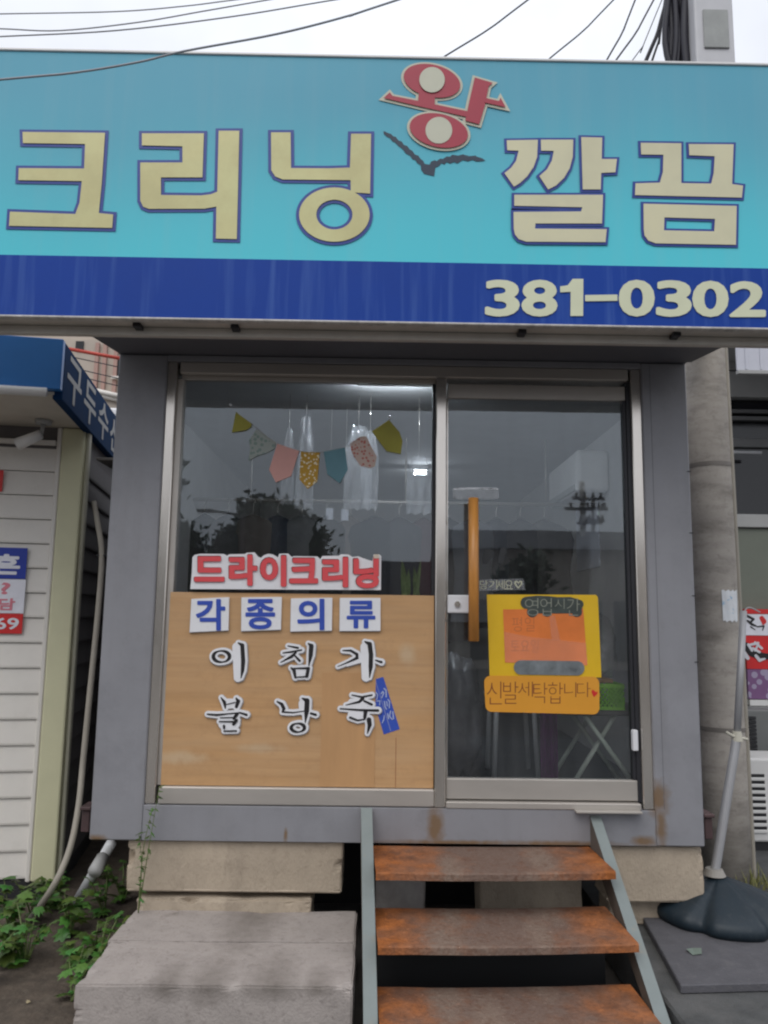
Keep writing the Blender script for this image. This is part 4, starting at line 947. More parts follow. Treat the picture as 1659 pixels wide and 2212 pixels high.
bm.faces.new(rings[-1]); bm.faces.new(rings[0][::-1]); bm_obj('base_shell', bm, 'navy_plastic', UB, True)
pb = Vector((ub.x+.03, ub.y+.06, MZ+.185)); 
bm = bmesh.new(); bmesh.ops.create_cone(bm, cap_ends=True, segments=20, radius1=.055, radius2=.04, depth=.03, matrix=Matrix.Translation((pb.x, pb.y, MZ+.203))); bm_obj('base_collar', bm, M('collar_grey', (.30,.28,.25), .6), UB)
ptop = P(1606, 1320, Y=pb.y+.12); pmid = P(1592, 1590, Y=pb.y+.06)
PL = thing('parasol_pole', 'thin pale metal pole standing in the parasol base', 'pole', (pb.x, pb.y, MZ+.185))
tube('lower_tube', [pb, pb.lerp(pmid, .5)+Vector((.0,0,0)), pmid], .023, 'pole_white', PL, 12)
tube('upper_tube', [pmid, ptop], .018, 'pole_white', PL, 12)
bm = bmesh.new(); bmesh.ops.create_cone(bm, cap_ends=True, segments=12, radius1=.030, radius2=.022, depth=.05, matrix=Matrix.Translation(pmid)); bm_obj('joint_collar', bm, M('collar_cream', (.50,.48,.40), .6), PL)
tube('clamp_screw', [pmid+Vector((-.06,-.01,.02)), pmid+Vector((-.02,-.01,0)), pmid+Vector((.05,-.01,-.015))], .008, 'collar_cream', PL, 8)
tube('top_wire', [ptop+Vector((0,0,-.01)), ptop+Vector((.03,0,.02)), ptop+Vector((.09,0,-.005))], .004, 'pole_white', PL, 6)

UY = .85; u0 = P(1572, 1900, Y=UY)
upole = thing('utility_pole', 'concrete utility pole standing at the right of the shop', 'utility pole', (u0.x, UY, -.02))
def vpole(x, y, z0, z1, r0, r1, seg=32):
    bm = bmesh.new(); add_tube(bm, [(x, y, z0+(z1-z0)*k/12) for k in range(13)], [r0+(r1-r0)*k/12 for k in range(13)], seg); return bm
bm_obj('pole_shaft', vpole(u0.x, UY, -.02, 9.0, .140, .105), 'pole_concrete', upole, True)
for zz in (1.02, 2.62, 3.9, 5.6): 
    bm = bmesh.new(); bmesh.ops.create_cone(bm, cap_ends=False, segments=32, radius1=.140-.004*zz+.003, radius2=.140-.004*zz+.003, depth=.025, matrix=Matrix.Translation((u0.x, UY, zz))); bm_obj('strap', bm, M('strap_grey', (.20,.18,.16), .6, .2), upole, True)
tube('ground_wire_cover', [(u0.x+.125, UY-.07, 0), (u0.x+.115, UY-.07, 2), (u0.x+.10, UY-.07, 4.2)], .014, 'pvc_beige', upole, 8)
# torn notice, wrapped on the pole
def wrap(name, za, zb, a0, a1, mt, r):
    vs = []; fs = []; n = 10
    for j in range(5):
        for i in range(n+1):
            a = a0+(a1-a0)*i/n; z = za+(zb-za)*j/4; rr = r-.004*z*1.0+.002*math.sin(i*1.7+j)
            vs.append((u0.x+rr*math.sin(a), UY-rr*math.cos(a), z+.006*math.sin(i*2.1)*(j in (0,4))))
    for j in range(4):
        for i in range(n): q = j*(n+1)+i; fs.append((q, q+1, q+n+2, q+n+1))
    return mesh(name, vs, fs, mt, None, True)
zt = P(1565, 1275, Y=UY-.14).z; zb = P(1565, 1342, Y=UY-.14).z
nt = wrap('pole_notice', zb, zt, R_(-8), R_(38), M('notice_white', (.72,.74,.76), .7, var=.08, vscale=20, col2=(.18,.42,.62), c2lo=.58, c2hi=.64, c2scale=9), .1435)
tag(nt, 'torn white and blue paper notice stuck on the utility pole', 'notice')
# meter box and cables high on the pole, above the sign
bxl = P(1497, 130, Y=UY-.2); bxr = P(1588, 130, Y=UY-.2)
mb = box('meter_box', P(1502,60,Y=UY-.36).x, P(1586,60,Y=UY-.36).x, UY-.36, UY-.125, 4.55, 6.4, 'meter_box', upole, .012, 2)
pa = P(1517, 22, Y=UY-.36); pb_ = P(1575, 106, Y=UY-.36)
box('box_panel', pa.x, pb_.x, UY-.372, UY-.361, pb_.z, pa.z, 'meter_panel', mb, .004)
for k in range(16):
    rnd = random.Random(k+40); x = u0.x-.115-.022*(k % 5)-.002*k; y = UY-.16-.03*(k//5)
    pts = [(x+rnd.uniform(-.03,.03), y+rnd.uniform(-.015,.015), 3.3+z*.35) for z in range(11)]
    tube('riser_cable', pts, rnd.choice((.010,.013,.02,.026)), 'cable', upole, 6, 4)

# overhead cables
def cable(lb, pts, Y, r, mt='cable', grp='overhead cables'):
    w = [P(px, py, Y=(Y if not isinstance(Y, (list, tuple)) else Y[0]+(Y[1]-Y[0])*i/(len(pts)-1))) for i, (px, py) in enumerate(pts)]
    a = w[0]+(w[0]-w[1]).normalized()*1.2; b = w[-1]+(w[-1]-w[-2]).normalized()*2.5
    o = tube('overhead_cable', [a]+w+[b], r, mt, None, 6, 6); return tag(o, lb, 'cable', grp)
cable('thin grey cable nearest the top left corner of the sky', [(0,30),(250,25),(400,13),(520,-2)], 6.0, .008, 'cable_grey')
cable('thin grey cable second from the top at the left, dipping slightly', [(0,62),(130,66),(300,48),(440,24),(560,3)], 6.3, .009, 'cable_grey')
cable('thin grey cable third from the top at the left', [(0,79),(250,66),(500,36),(720,0)], 5.6, .009, 'cable_grey')
cable('thick cable sagging across the upper left corner of the signboard', [(0,172),(160,157),(300,134),(400,110),(600,73),(760,32),(870,-4)], [-1.05,-.9], .0045, M('cable_pale', (.30,.31,.34), .6))
for lb, a, b, Y, r in (('thin slanting cable above the red letter',(965,119),(1140,0),3.2,.008),('thin slanting cable right of the red letter',(1190,124),(1325,0),2.6,.007),('thin steep cable above the double hook letter',(1310,131),(1372,0),2.0,.008),('thin steep cable next to the cable pair by the pole',(1330,131),(1412,0),2.0,.008),
                   ('thick black cable left of the utility pole',(1395,132),(1440,0),1.2,.016),('black cable beside the thick one left of the pole',(1408,133),(1432,30),1.25,.009),('hair thin grey cable left of the thick black cable',(1365,132),(1405,60),1.4,.004)):
    m_ = ((a[0]+b[0])/2+4, (a[1]+b[1])/2+3)
    cable(lb, [a, m_, b], Y, r)

# ------------------------------------------------------------------ left neighbour: small booth, turned a little
BR = R_(9.0); bo = P(150, 1500, Y=.85); bo.z = 0
booth = thing('shoe_repair_booth', 'white sided booth with blue awning sign at the left', 'booth', (bo.x, bo.y, -.02), None, BR)
booth['_local'] = 1
E_X = -1.9; BZ = 2.82
box('core_wall', E_X, -.03, .03, 2.6, .10, BZ+.02, 'siding_shaded', booth, 0)
box('base_skirt', E_X, -.02, .015, 2.55, 0, .13, 'ac_dark', booth, 0)
nP = 17; ph = (BZ-.15-.12)/nP
def plank(name, L, h, mt):                      # clapboard: lower edge proud, origin at lower left
    bm = bmesh.new(); vs = [bm.verts.new(q) for q in ((0,0,0),(0,-.018,0),(0,-.020,.012),(0,-.004,h-.004),(0,0,h-.004))]
    f = bm.faces.new(vs); r = bmesh.ops.extrude_face_region(bm, geom=[f]); bmesh.ops.translate(bm, verts=[g for g in r['geom'] if isinstance(g, bmesh.types.BMVert)], vec=(L,0,0))
    bmesh.ops.recalc_face_normals(bm, faces=bm.faces)
    me = bpy.data.meshes.new(name); bm.to_mesh(me); bm.free(); me.materials.append(MATS[mt]); return me
pf = plank('front_plank', -E_X-.15, ph, 'siding_white'); ps = plank('side_plank', 2.42, ph, 'siding_shaded')
for k in range(nP):
    o = bpy.data.objects.new('siding_plank', pf); COL.objects.link(o); o.parent = booth; o.location = (E_X, .028, .14+ph*k)
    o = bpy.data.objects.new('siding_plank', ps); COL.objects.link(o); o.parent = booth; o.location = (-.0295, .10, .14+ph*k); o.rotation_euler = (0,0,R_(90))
box('corner_board', -.148, -.012, -.004, .09, .12, BZ, 'post_cream', booth, .012, 2)
box('corner_strip', -.176, -.1485, -.002, .03, .12, BZ, 'siding_white', booth, .006)
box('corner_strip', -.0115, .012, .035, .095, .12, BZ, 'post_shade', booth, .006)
box('eave_strip', E_X, -.18, -.010, .026, BZ-.115, BZ-.085, 'siding_white', booth, .004)
FP = -.80
box('soffit_panel', E_X, -.02, FP+.05, .03, BZ+.004, BZ+.02, 'soffit_beige', booth, 0)
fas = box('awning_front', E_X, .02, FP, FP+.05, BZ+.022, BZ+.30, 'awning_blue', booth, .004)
sd_ = box('awning_side', -.028, .022, FP+.051, 2.7, BZ-.02, BZ+.295, 'awning_blue_shaded', booth, .004)
box('awning_top', E_X, -.03, FP+.051, 2.7, BZ+.25, BZ+.28, 'awning_blue_shaded', booth, 0)
tube('light_strip', [(E_X, FP-.022, BZ-.004), (-.04, FP-.022, BZ-.004)], .024, 'white_enamel', booth, 10)
tag(bpy.data.objects[sd_.name], 'blue awning side darkened for shade, with faded lettering')
# lettering on the awning side: glyphs laid on the local x = const plane, running away from the street
for k, ch in enumerate('구두수선'):
    me = text_mesh(ch, .0, .02); us = [v.co.x for v in me.vertices]; vs_ = [v.co.y for v in me.vertices]; u0_, u1_, v0_, v1_ = min(us), max(us), min(vs_), max(vs_)
    y0 = FP+.12+k*.43
    for v in me.vertices:
        v.co = Vector((.0245, y0+(v.co.x-u0_)/(u1_-u0_)*.35, BZ+.015+(v.co.y-v0_)/(v1_-v0_)*.25))
    link('awning_letter', me, 'letter_faded', sd_)
lp = thing('spot_lamp', 'small white spot lamp under the blue awning', 'lamp', (0,0,0)); 
def bl(x, y, z): return Matrix.Translation((bo.x, bo.y, -.02)) @ Matrix.Rotation(BR, 4, 'Z') @ Vector((x, y, z))
q = bl(-.22, -.16, BZ+.004); lp.location = q
bm = bmesh.new(); bmesh.ops.create_cone(bm, cap_ends=True, segments=16, radius1=.045, radius2=.05, depth=.025, matrix=Matrix.Translation(q+Vector((0,0,-.0135)))); bm_obj('lamp_mount', bm, 'frame_grey', lp, True)
tube('lamp_arm', [q+Vector((0,0,-.025)), q+Vector((-.01,0,-.09))], .012, 'frame_grey', lp, 8)
bm = bmesh.new(); bmesh.ops.create_cone(bm, cap_ends=True, segments=16, radius1=.028, radius2=.038, depth=.15, matrix=Matrix.Translation(q+Vector((-.07,-.02,-.125))) @ Matrix.Rotation(R_(-115), 4, 'Y')); bm_obj('lamp_head', bm, 'white_enamel', lp, True)
tag(box('gap_shade_cover', bo.x+.03, CX0-.004, .95, 2.3, 2.62, 2.64, M('cover_grey', (.14,.13,.12), .8, var=.15), None, .004), 'added grey sheet that shades the narrow gap beside the container', 'sheet')  # added roof sheet, there to darken the gap
tag(box('gap_shade_fence', bo.x-.3, CX0-.004, 2.3, 2.34, -.02, 2.35, M('fence_dark', (.12,.11,.10), .8, var=.2), None, .004), 'added dark fence keeping light out of the gap between booth and container', 'fence')  # added to block the light coming in from behind the gap
# stickers on the siding: flat boards hung on the planks
def sticker(name, lb, px0, py0, px1, py1, mt, Yl=-.006):
    # corners in booth-local coordinates on the plane just in front of the planks
    Minv = (Matrix.Translation((bo.x, bo.y, -.02)) @ Matrix.Rotation(BR, 4, 'Z')).inverted()
    def loc(px, py):
        o = Minv @ CAM; d = Minv.to_3x3() @ (FW*FPX + RT*(px-W_/2) - UP*(py-H_/2)); t = (Yl-o.y)/d.y; return o+d*t
    a, b = loc(px1, py0), loc(px1-1, py1); w = -(loc(px0, py0).x-a.x)
    t = thing(name, lb, 'sticker', bl(a.x-w/2, Yl, b.z), None, BR); t['_local'] = 1
    box('sticker_board', -w/2, w/2, 0, .003, 0, a.z-b.z, mt, t, 0)
    return t, w, a.z-b.z
def st_text(t, ch, x0, x1, z0, z1, mt, off=.02, y=-.002):
    me = text_mesh(ch, 0, off); us = [v.co.x for v in me.vertices]; vs_ = [v.co.y for v in me.vertices]; a, b, c, d = min(us), max(us), min(vs_), max(vs_)
    for v in me.vertices: v.co = Vector((x0+(v.co.x-a)/(b-a)*(x1-x0), y, z0+(v.co.y-c)/(d-c)*(z1-z0)))
    link('sticker_letter', me, mt, t)
t, w, h = sticker('wedding_sticker', 'blue sticker with bold white letters on the left siding', -70, 1184, 60, 1251, 'sticker_blue')
st_text(t, '혼', w/2-.20, w/2-.035, .025, h-.04, 'sticker_white', .045); st_text(t, '결', w/2-.385, w/2-.215, .025, h-.04, 'sticker_white', .045)
t, w, h = sticker('notice_sticker', 'white sticker with red and grey writing below the blue one', -70, 1252, 56, 1325, 'sticker_white')
st_text(t, '?', w/2-.135, w/2-.085, h*.55, h*.9, 'sticker_pink', .03); st_text(t, '가', w/2-.24, w/2-.15, h*.52, h*.9, 'ink_black', .01)
st_text(t, '상담', w/2-.25, w/2-.05, h*.08, h*.44, 'sticker_pink', .03)
t, w, h = sticker('number_sticker', 'red sticker ending in white numerals below the white one', -70, 1326, 50, 1369, 'sticker_red')
st_text(t, '69', w/2-.155, w/2-.02, .025, h-.025, 'sticker_white', .02); st_text(t, '5', w/2-.24, w/2-.17, .025, h-.025, 'sticker_white', .02)
t, w, h = sticker('red_sticker', 'red sticker cut by the left edge of the picture', -60, 1016, 8, 1062, 'sticker_red')
# conduit in the gap and pipes at the foot
t = thing('drain_hose', 'beige drain hose running down the gap beside the shop', 'hose', tuple(P(66,1985,z=.03)))
tube('hose', [P(203,1085,Y=1.0), P(211,1130,Y=.9), P(220,1200,Y=.8), P(212,1320,Y=.72), P(196,1480,Y=.66), P(180,1640,Y=.6), P(170,1740,Y=.5), P(152,1830,Y=.4), P(118,1910,Y=.32), P(66,1985,z=.03)], .017, 'pvc_beige', t, 10)
for p in ((220,1200,.8),):
    c = P(p[0], p[1], Y=p[2]); box('hose_clip', c.x-.03, CX0-.002, c.y-.012, c.y+.012, c.z-.006, c.z+.006, 'dark_metal', t, .002)
pw = thing('white_pipe', 'short white plastic pipe sloping out from under the shop', 'pipe', tuple(P(166,1948,z=.04)))
tube('pipe', [P(240,1822,Y=.45), P(166,1948,z=.05)], .028, 'pvc_white', pw, 12)
tube('pipe_socket', [P(222,1853,Y=.33), P(204,1884,Y=.22)], .034, 'frame_grey', pw, 12)

# ------------------------------------------------------------------ plants at the lower left
def leaf_mesh(name, n_lobe, mt, seed):
    rnd = random.Random(seed); out = []
    for k in range(-n_lobe, n_lobe+1):
        a = k/n_lobe*R_(125); L = 1.0-.42*abs(k)/n_lobe
        out.append((math.sin(a)*L, .25+math.cos(a)*L))
        if k < n_lobe: a2 = (k+.5)/n_lobe*R_(125); L2 = (.62-.2*abs(k+.5)/n_lobe); out.append((math.sin(a2)*L2, .25+math.cos(a2)*L2))
    vs = [(0,0,0)] + [(x, y, -.22*x*x-.10*(y-.4)**2+.06*rnd.uniform(-1,1)) for x, y in out] + [(0,.45,.06)]
    c = len(vs)-1; fs = [(c, i, i+1) for i in range(1, c-1)] + [(c, c-1, 0), (c, 0, 1)]
    me = bpy.data.meshes.new(name); me.from_pydata(vs, [], fs); me.materials.append(MATS[mt]); 
    for p in me.polygons: p.use_smooth = True
    return me
for mn_ in ('leaf','leaf_b'):
    m_ = MATS[mn_]; n_ = m_.node_tree.nodes; l_ = m_.node_tree.links; oi = n_.new('ShaderNodeObjectInfo'); hv = n_.new('ShaderNodeHueSaturation'); mp_ = n_.new('ShaderNodeMapRange'); mp_.inputs['To Min'].default_value = .6; mp_.inputs['To Max'].default_value = 1.6
    mh_ = n_.new('ShaderNodeMapRange'); mh_.inputs['To Min'].default_value = .44; mh_.inputs['To Max'].default_value = .52
    l_.new(oi.outputs['Random'], mp_.inputs['Value']); l_.new(oi.outputs['Random'], mh_.inputs['Value']); src_ = base_in(m_).links[0].from_socket; l_.new(src_, hv.inputs['Color']); l_.new(mp_.outputs[0], hv.inputs['Value']); l_.new(mh_.outputs[0], hv.inputs['Hue']); l_.new(hv.outputs[0], base_in(m_))
LM = [leaf_mesh('lobed_leaf', 3, 'leaf', 1), leaf_mesh('lobed_leaf', 3, 'leaf_b', 2), leaf_mesh('lobed_leaf', 4, 'leaf', 3)]
def plant(lb, x, y, h, nst, nlf, size, seed, spread=.5, grp='leafy weeds beside the concrete slab'):
    rnd = random.Random(seed); z0 = soil_h(x, y)-.005
    t = thing('leafy_weed', lb, 'weed', (x, y, z0), grp)
    nst = max(3, int(nst*.95)); size *= .9
    for s in range(nst):
        a = rnd.uniform(0, 2*math.pi); ln_ = rnd.uniform(.4,1)*spread
        top = Vector((x+math.cos(a)*ln_*h, y+math.sin(a)*ln_*h, z0+h*rnd.uniform(.6,1)))
        mid = Vector((x, y, z0)).lerp(top, .5)+Vector((0,0,h*.12))
        pts = smoothpath([(x, y, z0), mid, top], 5); tube('stem', [(x,y,z0), mid, top], [.005,.0035,.002], 'stem', t, 5, 5)
        for k in range(nlf):
            f = .25+.75*k/(nlf-1); p = pts[min(len(pts)-1, int(f*(len(pts)-1)))]
            o = bpy.data.objects.new('leaf', rnd.choice(LM)); COL.objects.link(o)
            sz = size*rnd.uniform(.4,1.25)*(1-.2*f); az = rnd.uniform(0, 2*math.pi) if k else a
            o.location = p; o.rotation_euler = (rnd.uniform(-.55,.25), rnd.uniform(-.35,.35), az); o.scale = (sz*.8, sz, sz)
            under(o, t)
wl_ = [('leafy weed at the left picture edge below the booth',20,1990,.25,7,6,.092,1),('leafy weed in front of the booth corner post',70,1960,.25,6,6,.08,2),('leafy weed hanging over the soil at the left edge',25,2060,.18,7,6,.09,3),
       ('broad leafy weed between the hose and the slab',150,2000,.24,7,6,.08,4),('leafy weed against the corner of the back slab',225,1960,.25,7,6,.07,5),('low leafy weed in front of the slab corner',165,2065,.13,6,4,.08,6),('leafy weed beside the tan footing stone',265,1925,.26,6,6,.075,7),('leafy weed behind the white pipe',110,1935,.22,6,5,.09,8),('small weed at the slab front corner',205,2040,.16,6,5,.075,9)]
for lb, px, py, h, ns, nl, sz, sd2 in wl_:
    q = P(px, py+30, z=0); plant(lb, q.x, q.y, h, ns, nl, sz, sd2)
for lb, x_, y_, h_, sd_2 in (('bushy weed beside the back corner of the concrete slab',-1.27,-.05,.26,21),('low spreading weed at the side of the front slab',-1.27,-.36,.2,23),('leafy weed nearest the lower left picture edge',-1.72,-.28,.26,24),('leafy weed in the soil between booth and hose end',-1.62,-.02,.27,25)):
    plant(lb, x_, y_, h_, 7, 6, .062, sd_2, .6)
M('leaf_dead', (.34,.28,.17), .8, var=.3); q = P(62, 2171, z=.01)
o = link('fallen_leaf', leaf_mesh('fallen_leaf', 3, 'leaf_dead', 9)); o.location = (q.x, q.y, soil_h(q.x, q.y)+.006); o.rotation_euler = (.1, -.1, .7); o.scale = (.014, .022, .014)
tag(o, 'small pale dry leaf lying on the bare soil', 'leaf')
def tall_weed(lb, px, py, tops, seed):
    q = P(px, py, Y=-.03); x, y, z0 = q.x, -.03, .25
    t = thing('tall_weed', lb, 'weed', (x, y, z0), 'thin tall weeds against the shop'); rnd = random.Random(seed)
    for (tx, ty) in tops:
        tp_ = P(tx, ty, Y=-.06); mid = Vector((x, y, z0)).lerp(tp_, .55)+Vector((rnd.uniform(-.02,.02), -.02, .02))
        pts = smoothpath([(x, y, z0), mid, tp_], 8); tube('stem', [(x, y, z0), mid, tp_], [.003,.002,.001], 'stem', t, 5, 8)
        for k, p in enumerate(pts[3:]):
            for _ in range(1 + (k % 2)):
                o = bpy.data.objects.new('leaf', rnd.choice(LM)); COL.objects.link(o); sz = rnd.uniform(.012,.024)
                o.location = p; o.rotation_euler = (rnd.uniform(-.8,.4), rnd.uniform(-.5,.5), rnd.uniform(0,6.28)); o.scale = (sz*.5, sz*1.5, sz); under(o, t)
tall_weed('thin tall weed rising in front of the base beam', 300, 1945, [(330,1745),(344,1700),(300,1800)], 3)

# ------------------------------------------------------------------ right neighbour: shop front with awning, menu board, air conditioners
NY = 2.3
def NX(px, py=1400): return P(px, py, Y=NY).x
def NZ(py, px=1630): return P(px, py, Y=NY).z
nb = thing('neighbour_shop', 'shop front with dark window and grey awning right of the pole', 'shop', (3.2, NY, -.02))
x0, x1 = u0.x+.02, 4.6
box('lower_wall', x0, x1, NY, NY+.2, -.02, NZ(1142), 'olive_panel', nb, 0)
box('upper_wall', x0, x1, NY+.0, NY+.2, NZ(800), 4.2, 'frame_grey', nb, 0)
wf = box('window_frame', x0, x1, NY-.03, NY+.15, NZ(1140), NZ(1112), 'frame_grey', nb, .004)
box('window_frame', x0, x1, NY-.03, NY+.15, NZ(860), NZ(805), 'frame_grey', nb, .004)
box('window_frame', x0, x1, NY+.02, NY+.1, NZ(965), NZ(945), M('frame_dark', (.10,.10,.10), .5), nb, .004)
box('window_pane', x0, x1, NY+.06, NY+.07, NZ(1112), NZ(860), 'glass_dark', nb, 0)
tube('awning_bar', [(x0+.05, NY-.12, NZ(985)), (P(1645,985,Y=NY-.12).x, NY-.12, NZ(985))], .016, 'pole_white', nb, 8)
for yy in (908, 893): box('shutter_slat', x0, x1, NY-.01, NY+.05, NZ(yy), NZ(yy-8), 'frame_dark', nb, .002)
AF = NY-.7; az0 = P(1630,800,Y=AF).z; az1 = P(1630,700,Y=AF).z
box('awning_front', P(1592,780,Y=AF).x, x1, AF, AF+.02, az0, az1, 'awning_grey', nb, .003)
for k in range(14): box('awning_rib', P(1592,780,Y=AF).x+.06+k*.11, P(1592,780,Y=AF).x+.075+k*.11, AF-.008, AF-.0005, az0+.004, az1-.004, 'awning_grey', nb, .002)
box('awning_edge', P(1592,780,Y=AF).x, x1, AF-.012, AF+.03, az0-.03, az0-.001, 'frame_grey', nb, .003)
box('awning_roof', P(1592,780,Y=AF).x, x1, AF+.021, NY+.1, az1-.05, az1-.02, 'frame_grey', nb, 0)
bx0 = P(1612, 1400, Y=NY-.06).x; 
mn = thing('menu_board', 'red and white menu board with dark brush writing and food picture', 'menu board', (bx0+.3, NY-.06, NZ(1512)))
def band(nm, ya, yb, mt, dy): box(nm, bx0, bx0+.72, NY-.06-dy, NY-.02, NZ(yb), NZ(ya), mt, mn, 0)
band('board_band', 1316, 1326, 'sticker_red', 0); band('board_band', 1327, 1372, 'sticker_white', .001); band('board_band', 1373, 1444, 'sticker_red', 0)
dots('food_print', (.20,.10,.22), (.35,.30,.42), 16, .4); band('food_picture', 1445, 1508, 'food_print', .001); band('board_ledge', 1510, 1522, 'ac_white', .02)
cmn = lambda p: (2750/1.82278+p[0]/3.4032/1.82278, 2350/1.82278+p[1]/3.4032/1.82278)
for k, s in enumerate([[(655,255,16),(740,300,16),(690,350,14)],[(660,320,14),(720,370,18),(775,390,10)],[(700,400,8),(760,440,6)],[(790,400,8),(880,390,10),(860,450,6)]]):
    for q_ in stroke_loops([s], 0, 6): flat('menu_writing', [onplane(q_, NY-.065, cmn)], NY-.0625-.0004*k, 'ink_black', mn, .0006)
for q_ in stroke_loops([[(850,285,30),(880,330,34),(870,360,16)]], 0, 6): flat('menu_mark', [onplane(q_, NY-.065, cmn)], NY-.0625, 'sticker_red', mn, .0006)
for q_ in stroke_loops([[(640,660,50),(720,740,60),(850,800,50),(930,800,40)]], 0, 8): flat('menu_brush', [onplane(q_, NY-.065, cmn)], NY-.0622, 'ink_black', mn, .0006)
for k, s in enumerate([[(670,640,18),(720,720,16)],[(700,640,16),(800,620,18)],[(760,610,14),(850,690,16)],[(730,690,16),(820,740,16)],[(790,660,14),(760,720,14)],[(770,790,20),(820,850,22),(890,830,12)],[(600,740,30),(660,820,26)]]):
    for q_ in stroke_loops([s], 0, 5): flat('menu_writing', [onplane(q_, NY-.065, cmn)], NY-.0635-.0004*k, M('menu_white', (.62,.62,.66), .5), mn, .0005)
def ac(lb, xa, xb, ya, yb, za, zb, nsl):
    t = thing('outdoor_unit', lb, 'air conditioner', ((xa+xb)/2, (ya+yb)/2, za), 'outdoor units by the neighbour shop')
    bm = bmesh.new(); add_box(bm, xa, xb, ya, yb, za, zb, .015, 2); bm_obj('unit_body', bm, 'ac_white', t)
    box('grille_recess', xa+.025, xa+.135, ya-.003, ya+.002, za+.06, zb-.10, 'ac_dark', t, 0)
    n = nsl; hh = (zb-za-.16)/n
    for k in range(n): box('grille_slat', xa+.025, xa+.135, ya-.014, ya-.0035, za+.06+k*hh, za+.06+k*hh+hh*.5, 'ac_white', t, .003)
    for xx in (xa+.06, xb-.2): box('foot', xx, xx+.14, ya+.02, yb-.02, za-.055, za-.001, 'ac_dark', t, 0)
AY = 1.35
ac('white outdoor unit with dark slots low at the right edge', P(1611,1760,Y=AY).x, P(1611,1760,Y=AY).x+.78, AY, AY+.32, PVZ+.056, P(1620,1638,Y=AY).z, 9)
t = thing('outdoor_unit', 'dark grey unit with black side fins above the white one', 'air conditioner', (3.1, 2.0, .9), 'outdoor units by the neighbour shop')
xa = P(1612,1570,Y=1.95).x; za = P(1620,1638,Y=1.95).z-.06
box('unit_body', xa, xa+.8, 1.96, 2.24, za, NZ(1523), M('unit_grey', (.17,.175,.17), .5, var=.06), t, .01)
for k in range(10): 
    z = za+.08+k*(NZ(1523)-za-.12)/10; box('fin', xa+.012, xa+.075, 1.945, 1.9595, z, z+.022, 'ac_dark', t, .002)
box('unit_stand', xa+.05, xa+.75, 1.98, 2.22, PVZ+.001, za-.002, 'ac_dark', t, 0)
gr2 = []
for k, (px, py) in enumerate(((1632,1905),(1652,1925),(1620,1930))):
    q = P(px, py, z=PVZ); t = thing('grass_tuft', 'yellowish grass tuft on the ground at the right edge, %s of three' % ('left upper','right','lower')[k], 'grass', (q.x, q.y, PVZ), 'grass tufts at the right edge')
    for s in range(26):
        rnd = random.Random(s*7+k); a = rnd.uniform(0,6.28); l_ = rnd.uniform(.04,.12); c = Vector((q.x+rnd.uniform(-.06,.06), q.y+rnd.uniform(-.06,.06), PVZ)); d = Vector((math.cos(a)*l_*.6, math.sin(a)*l_*.6, l_)); sd3 = Vector((-math.sin(a), math.cos(a), 0))*.004
        mesh('blade', [c-sd3, c+sd3, c+d*.6+sd3*.7, c+d, c+d*.6-sd3*.7], [(0,1,2,4),(4,2,3)], M('grass_dry', (.17,.17,.05), .7), t)

# ------------------------------------------------------------------ buildings beyond, seen in the gap on the left
BYD = 11.0
fb = thing('beige_house', 'beige house with red balcony rail beyond the left gap', 'house', (P(150,800,Y=BYD).x, BYD, -.02))
def bp(px, py, Y=BYD): return P(px, py, Y=Y)
xl, xr = bp(-160,800).x, bp(330,800).x
box('wall', xl, xr, BYD, BYD+5, -.02, bp(200,735).z, 'beige_wall', fb, 0)
box('upper_wall', xl, bp(205,700).x, BYD+.3, BYD+4.6, bp(200,734).z, bp(200,640).z, 'beige_wall', fb, 0)
for px in (205, 222, 246): box('wall_pilaster', bp(px,800).x, bp(px+8,800).x, BYD-.06, BYD-.002, -.02, bp(px,742).z, 'pinkish_wall', fb, 0)
w_ = box('window', bp(249,780).x, bp(275,780).x, BYD-.03, BYD-.004, bp(250,815).z, bp(250,770).z, 'glass_dark', fb, 0); box('sill', bp(246,780).x, bp(278,780).x, BYD-.12, BYD-.002, bp(250,822).z, bp(250,816).z, 'siding_white', w_, .005)
w_ = box('window', bp(165,740).x, bp(182,740).x, BYD-.03, BYD-.004, bp(170,758).z, bp(170,738).z, 'glass_dark', fb, 0)
sl = (bp(258,852).z, bp(180,838).z)
for k, (pa_, pb2, mt, r) in enumerate((((150,754),(275,777),'red_rail',.035),((160,772),(275,797),'cable',.010),((180,800),(275,822),'cable',.010),((190,818),(275,838),'cable',.010))):
    tube('balcony_rail', [bp(*pa_, Y=BYD-.8), bp(*pb2, Y=BYD-.8)], r, mt, fb, 8)
tube('balcony_ledge', [bp(180,838,Y=BYD-.85), bp(275,860,Y=BYD-.85)], .05, 'siding_white', fb, 8); tube('balcony_ledge', [bp(180,846,Y=BYD-.8), bp(275,869,Y=BYD-.8)], .045, 'siding_white', fb, 8)
slab('balcony_slab', [(bp(140,850,BYD-.75).x, BYD-.75, bp(140,845,BYD-.75).z), (bp(290,850,BYD-.75).x, BYD-.75, bp(290,875,BYD-.75).z), (bp(290,850,BYD-.75).x, BYD-.002, bp(290,875,BYD-.75).z), (bp(140,850,BYD-.75).x, BYD-.002, bp(140,845,BYD-.75).z)], (0,0,-.8), 'beige_wall', fb)
t = thing('white_water_tank', 'small white tank box beyond the blue awning', 'tank', (P(242,892,Y=6).x, 6.0, -.02))
box('tank_box', P(226,892,Y=6).x, P(262,892,Y=6).x, 6.0, 6.5, P(240,898,Y=6).z, P(240,880,Y=6).z, 'plastic_white', t, .03, 2)
box('tank_stand', P(230,892,Y=6).x, P(258,892,Y=6).x, 6.05, 6.45, -.02, P(240,898,Y=6).z-.002, 'frame_grey', t, 0)

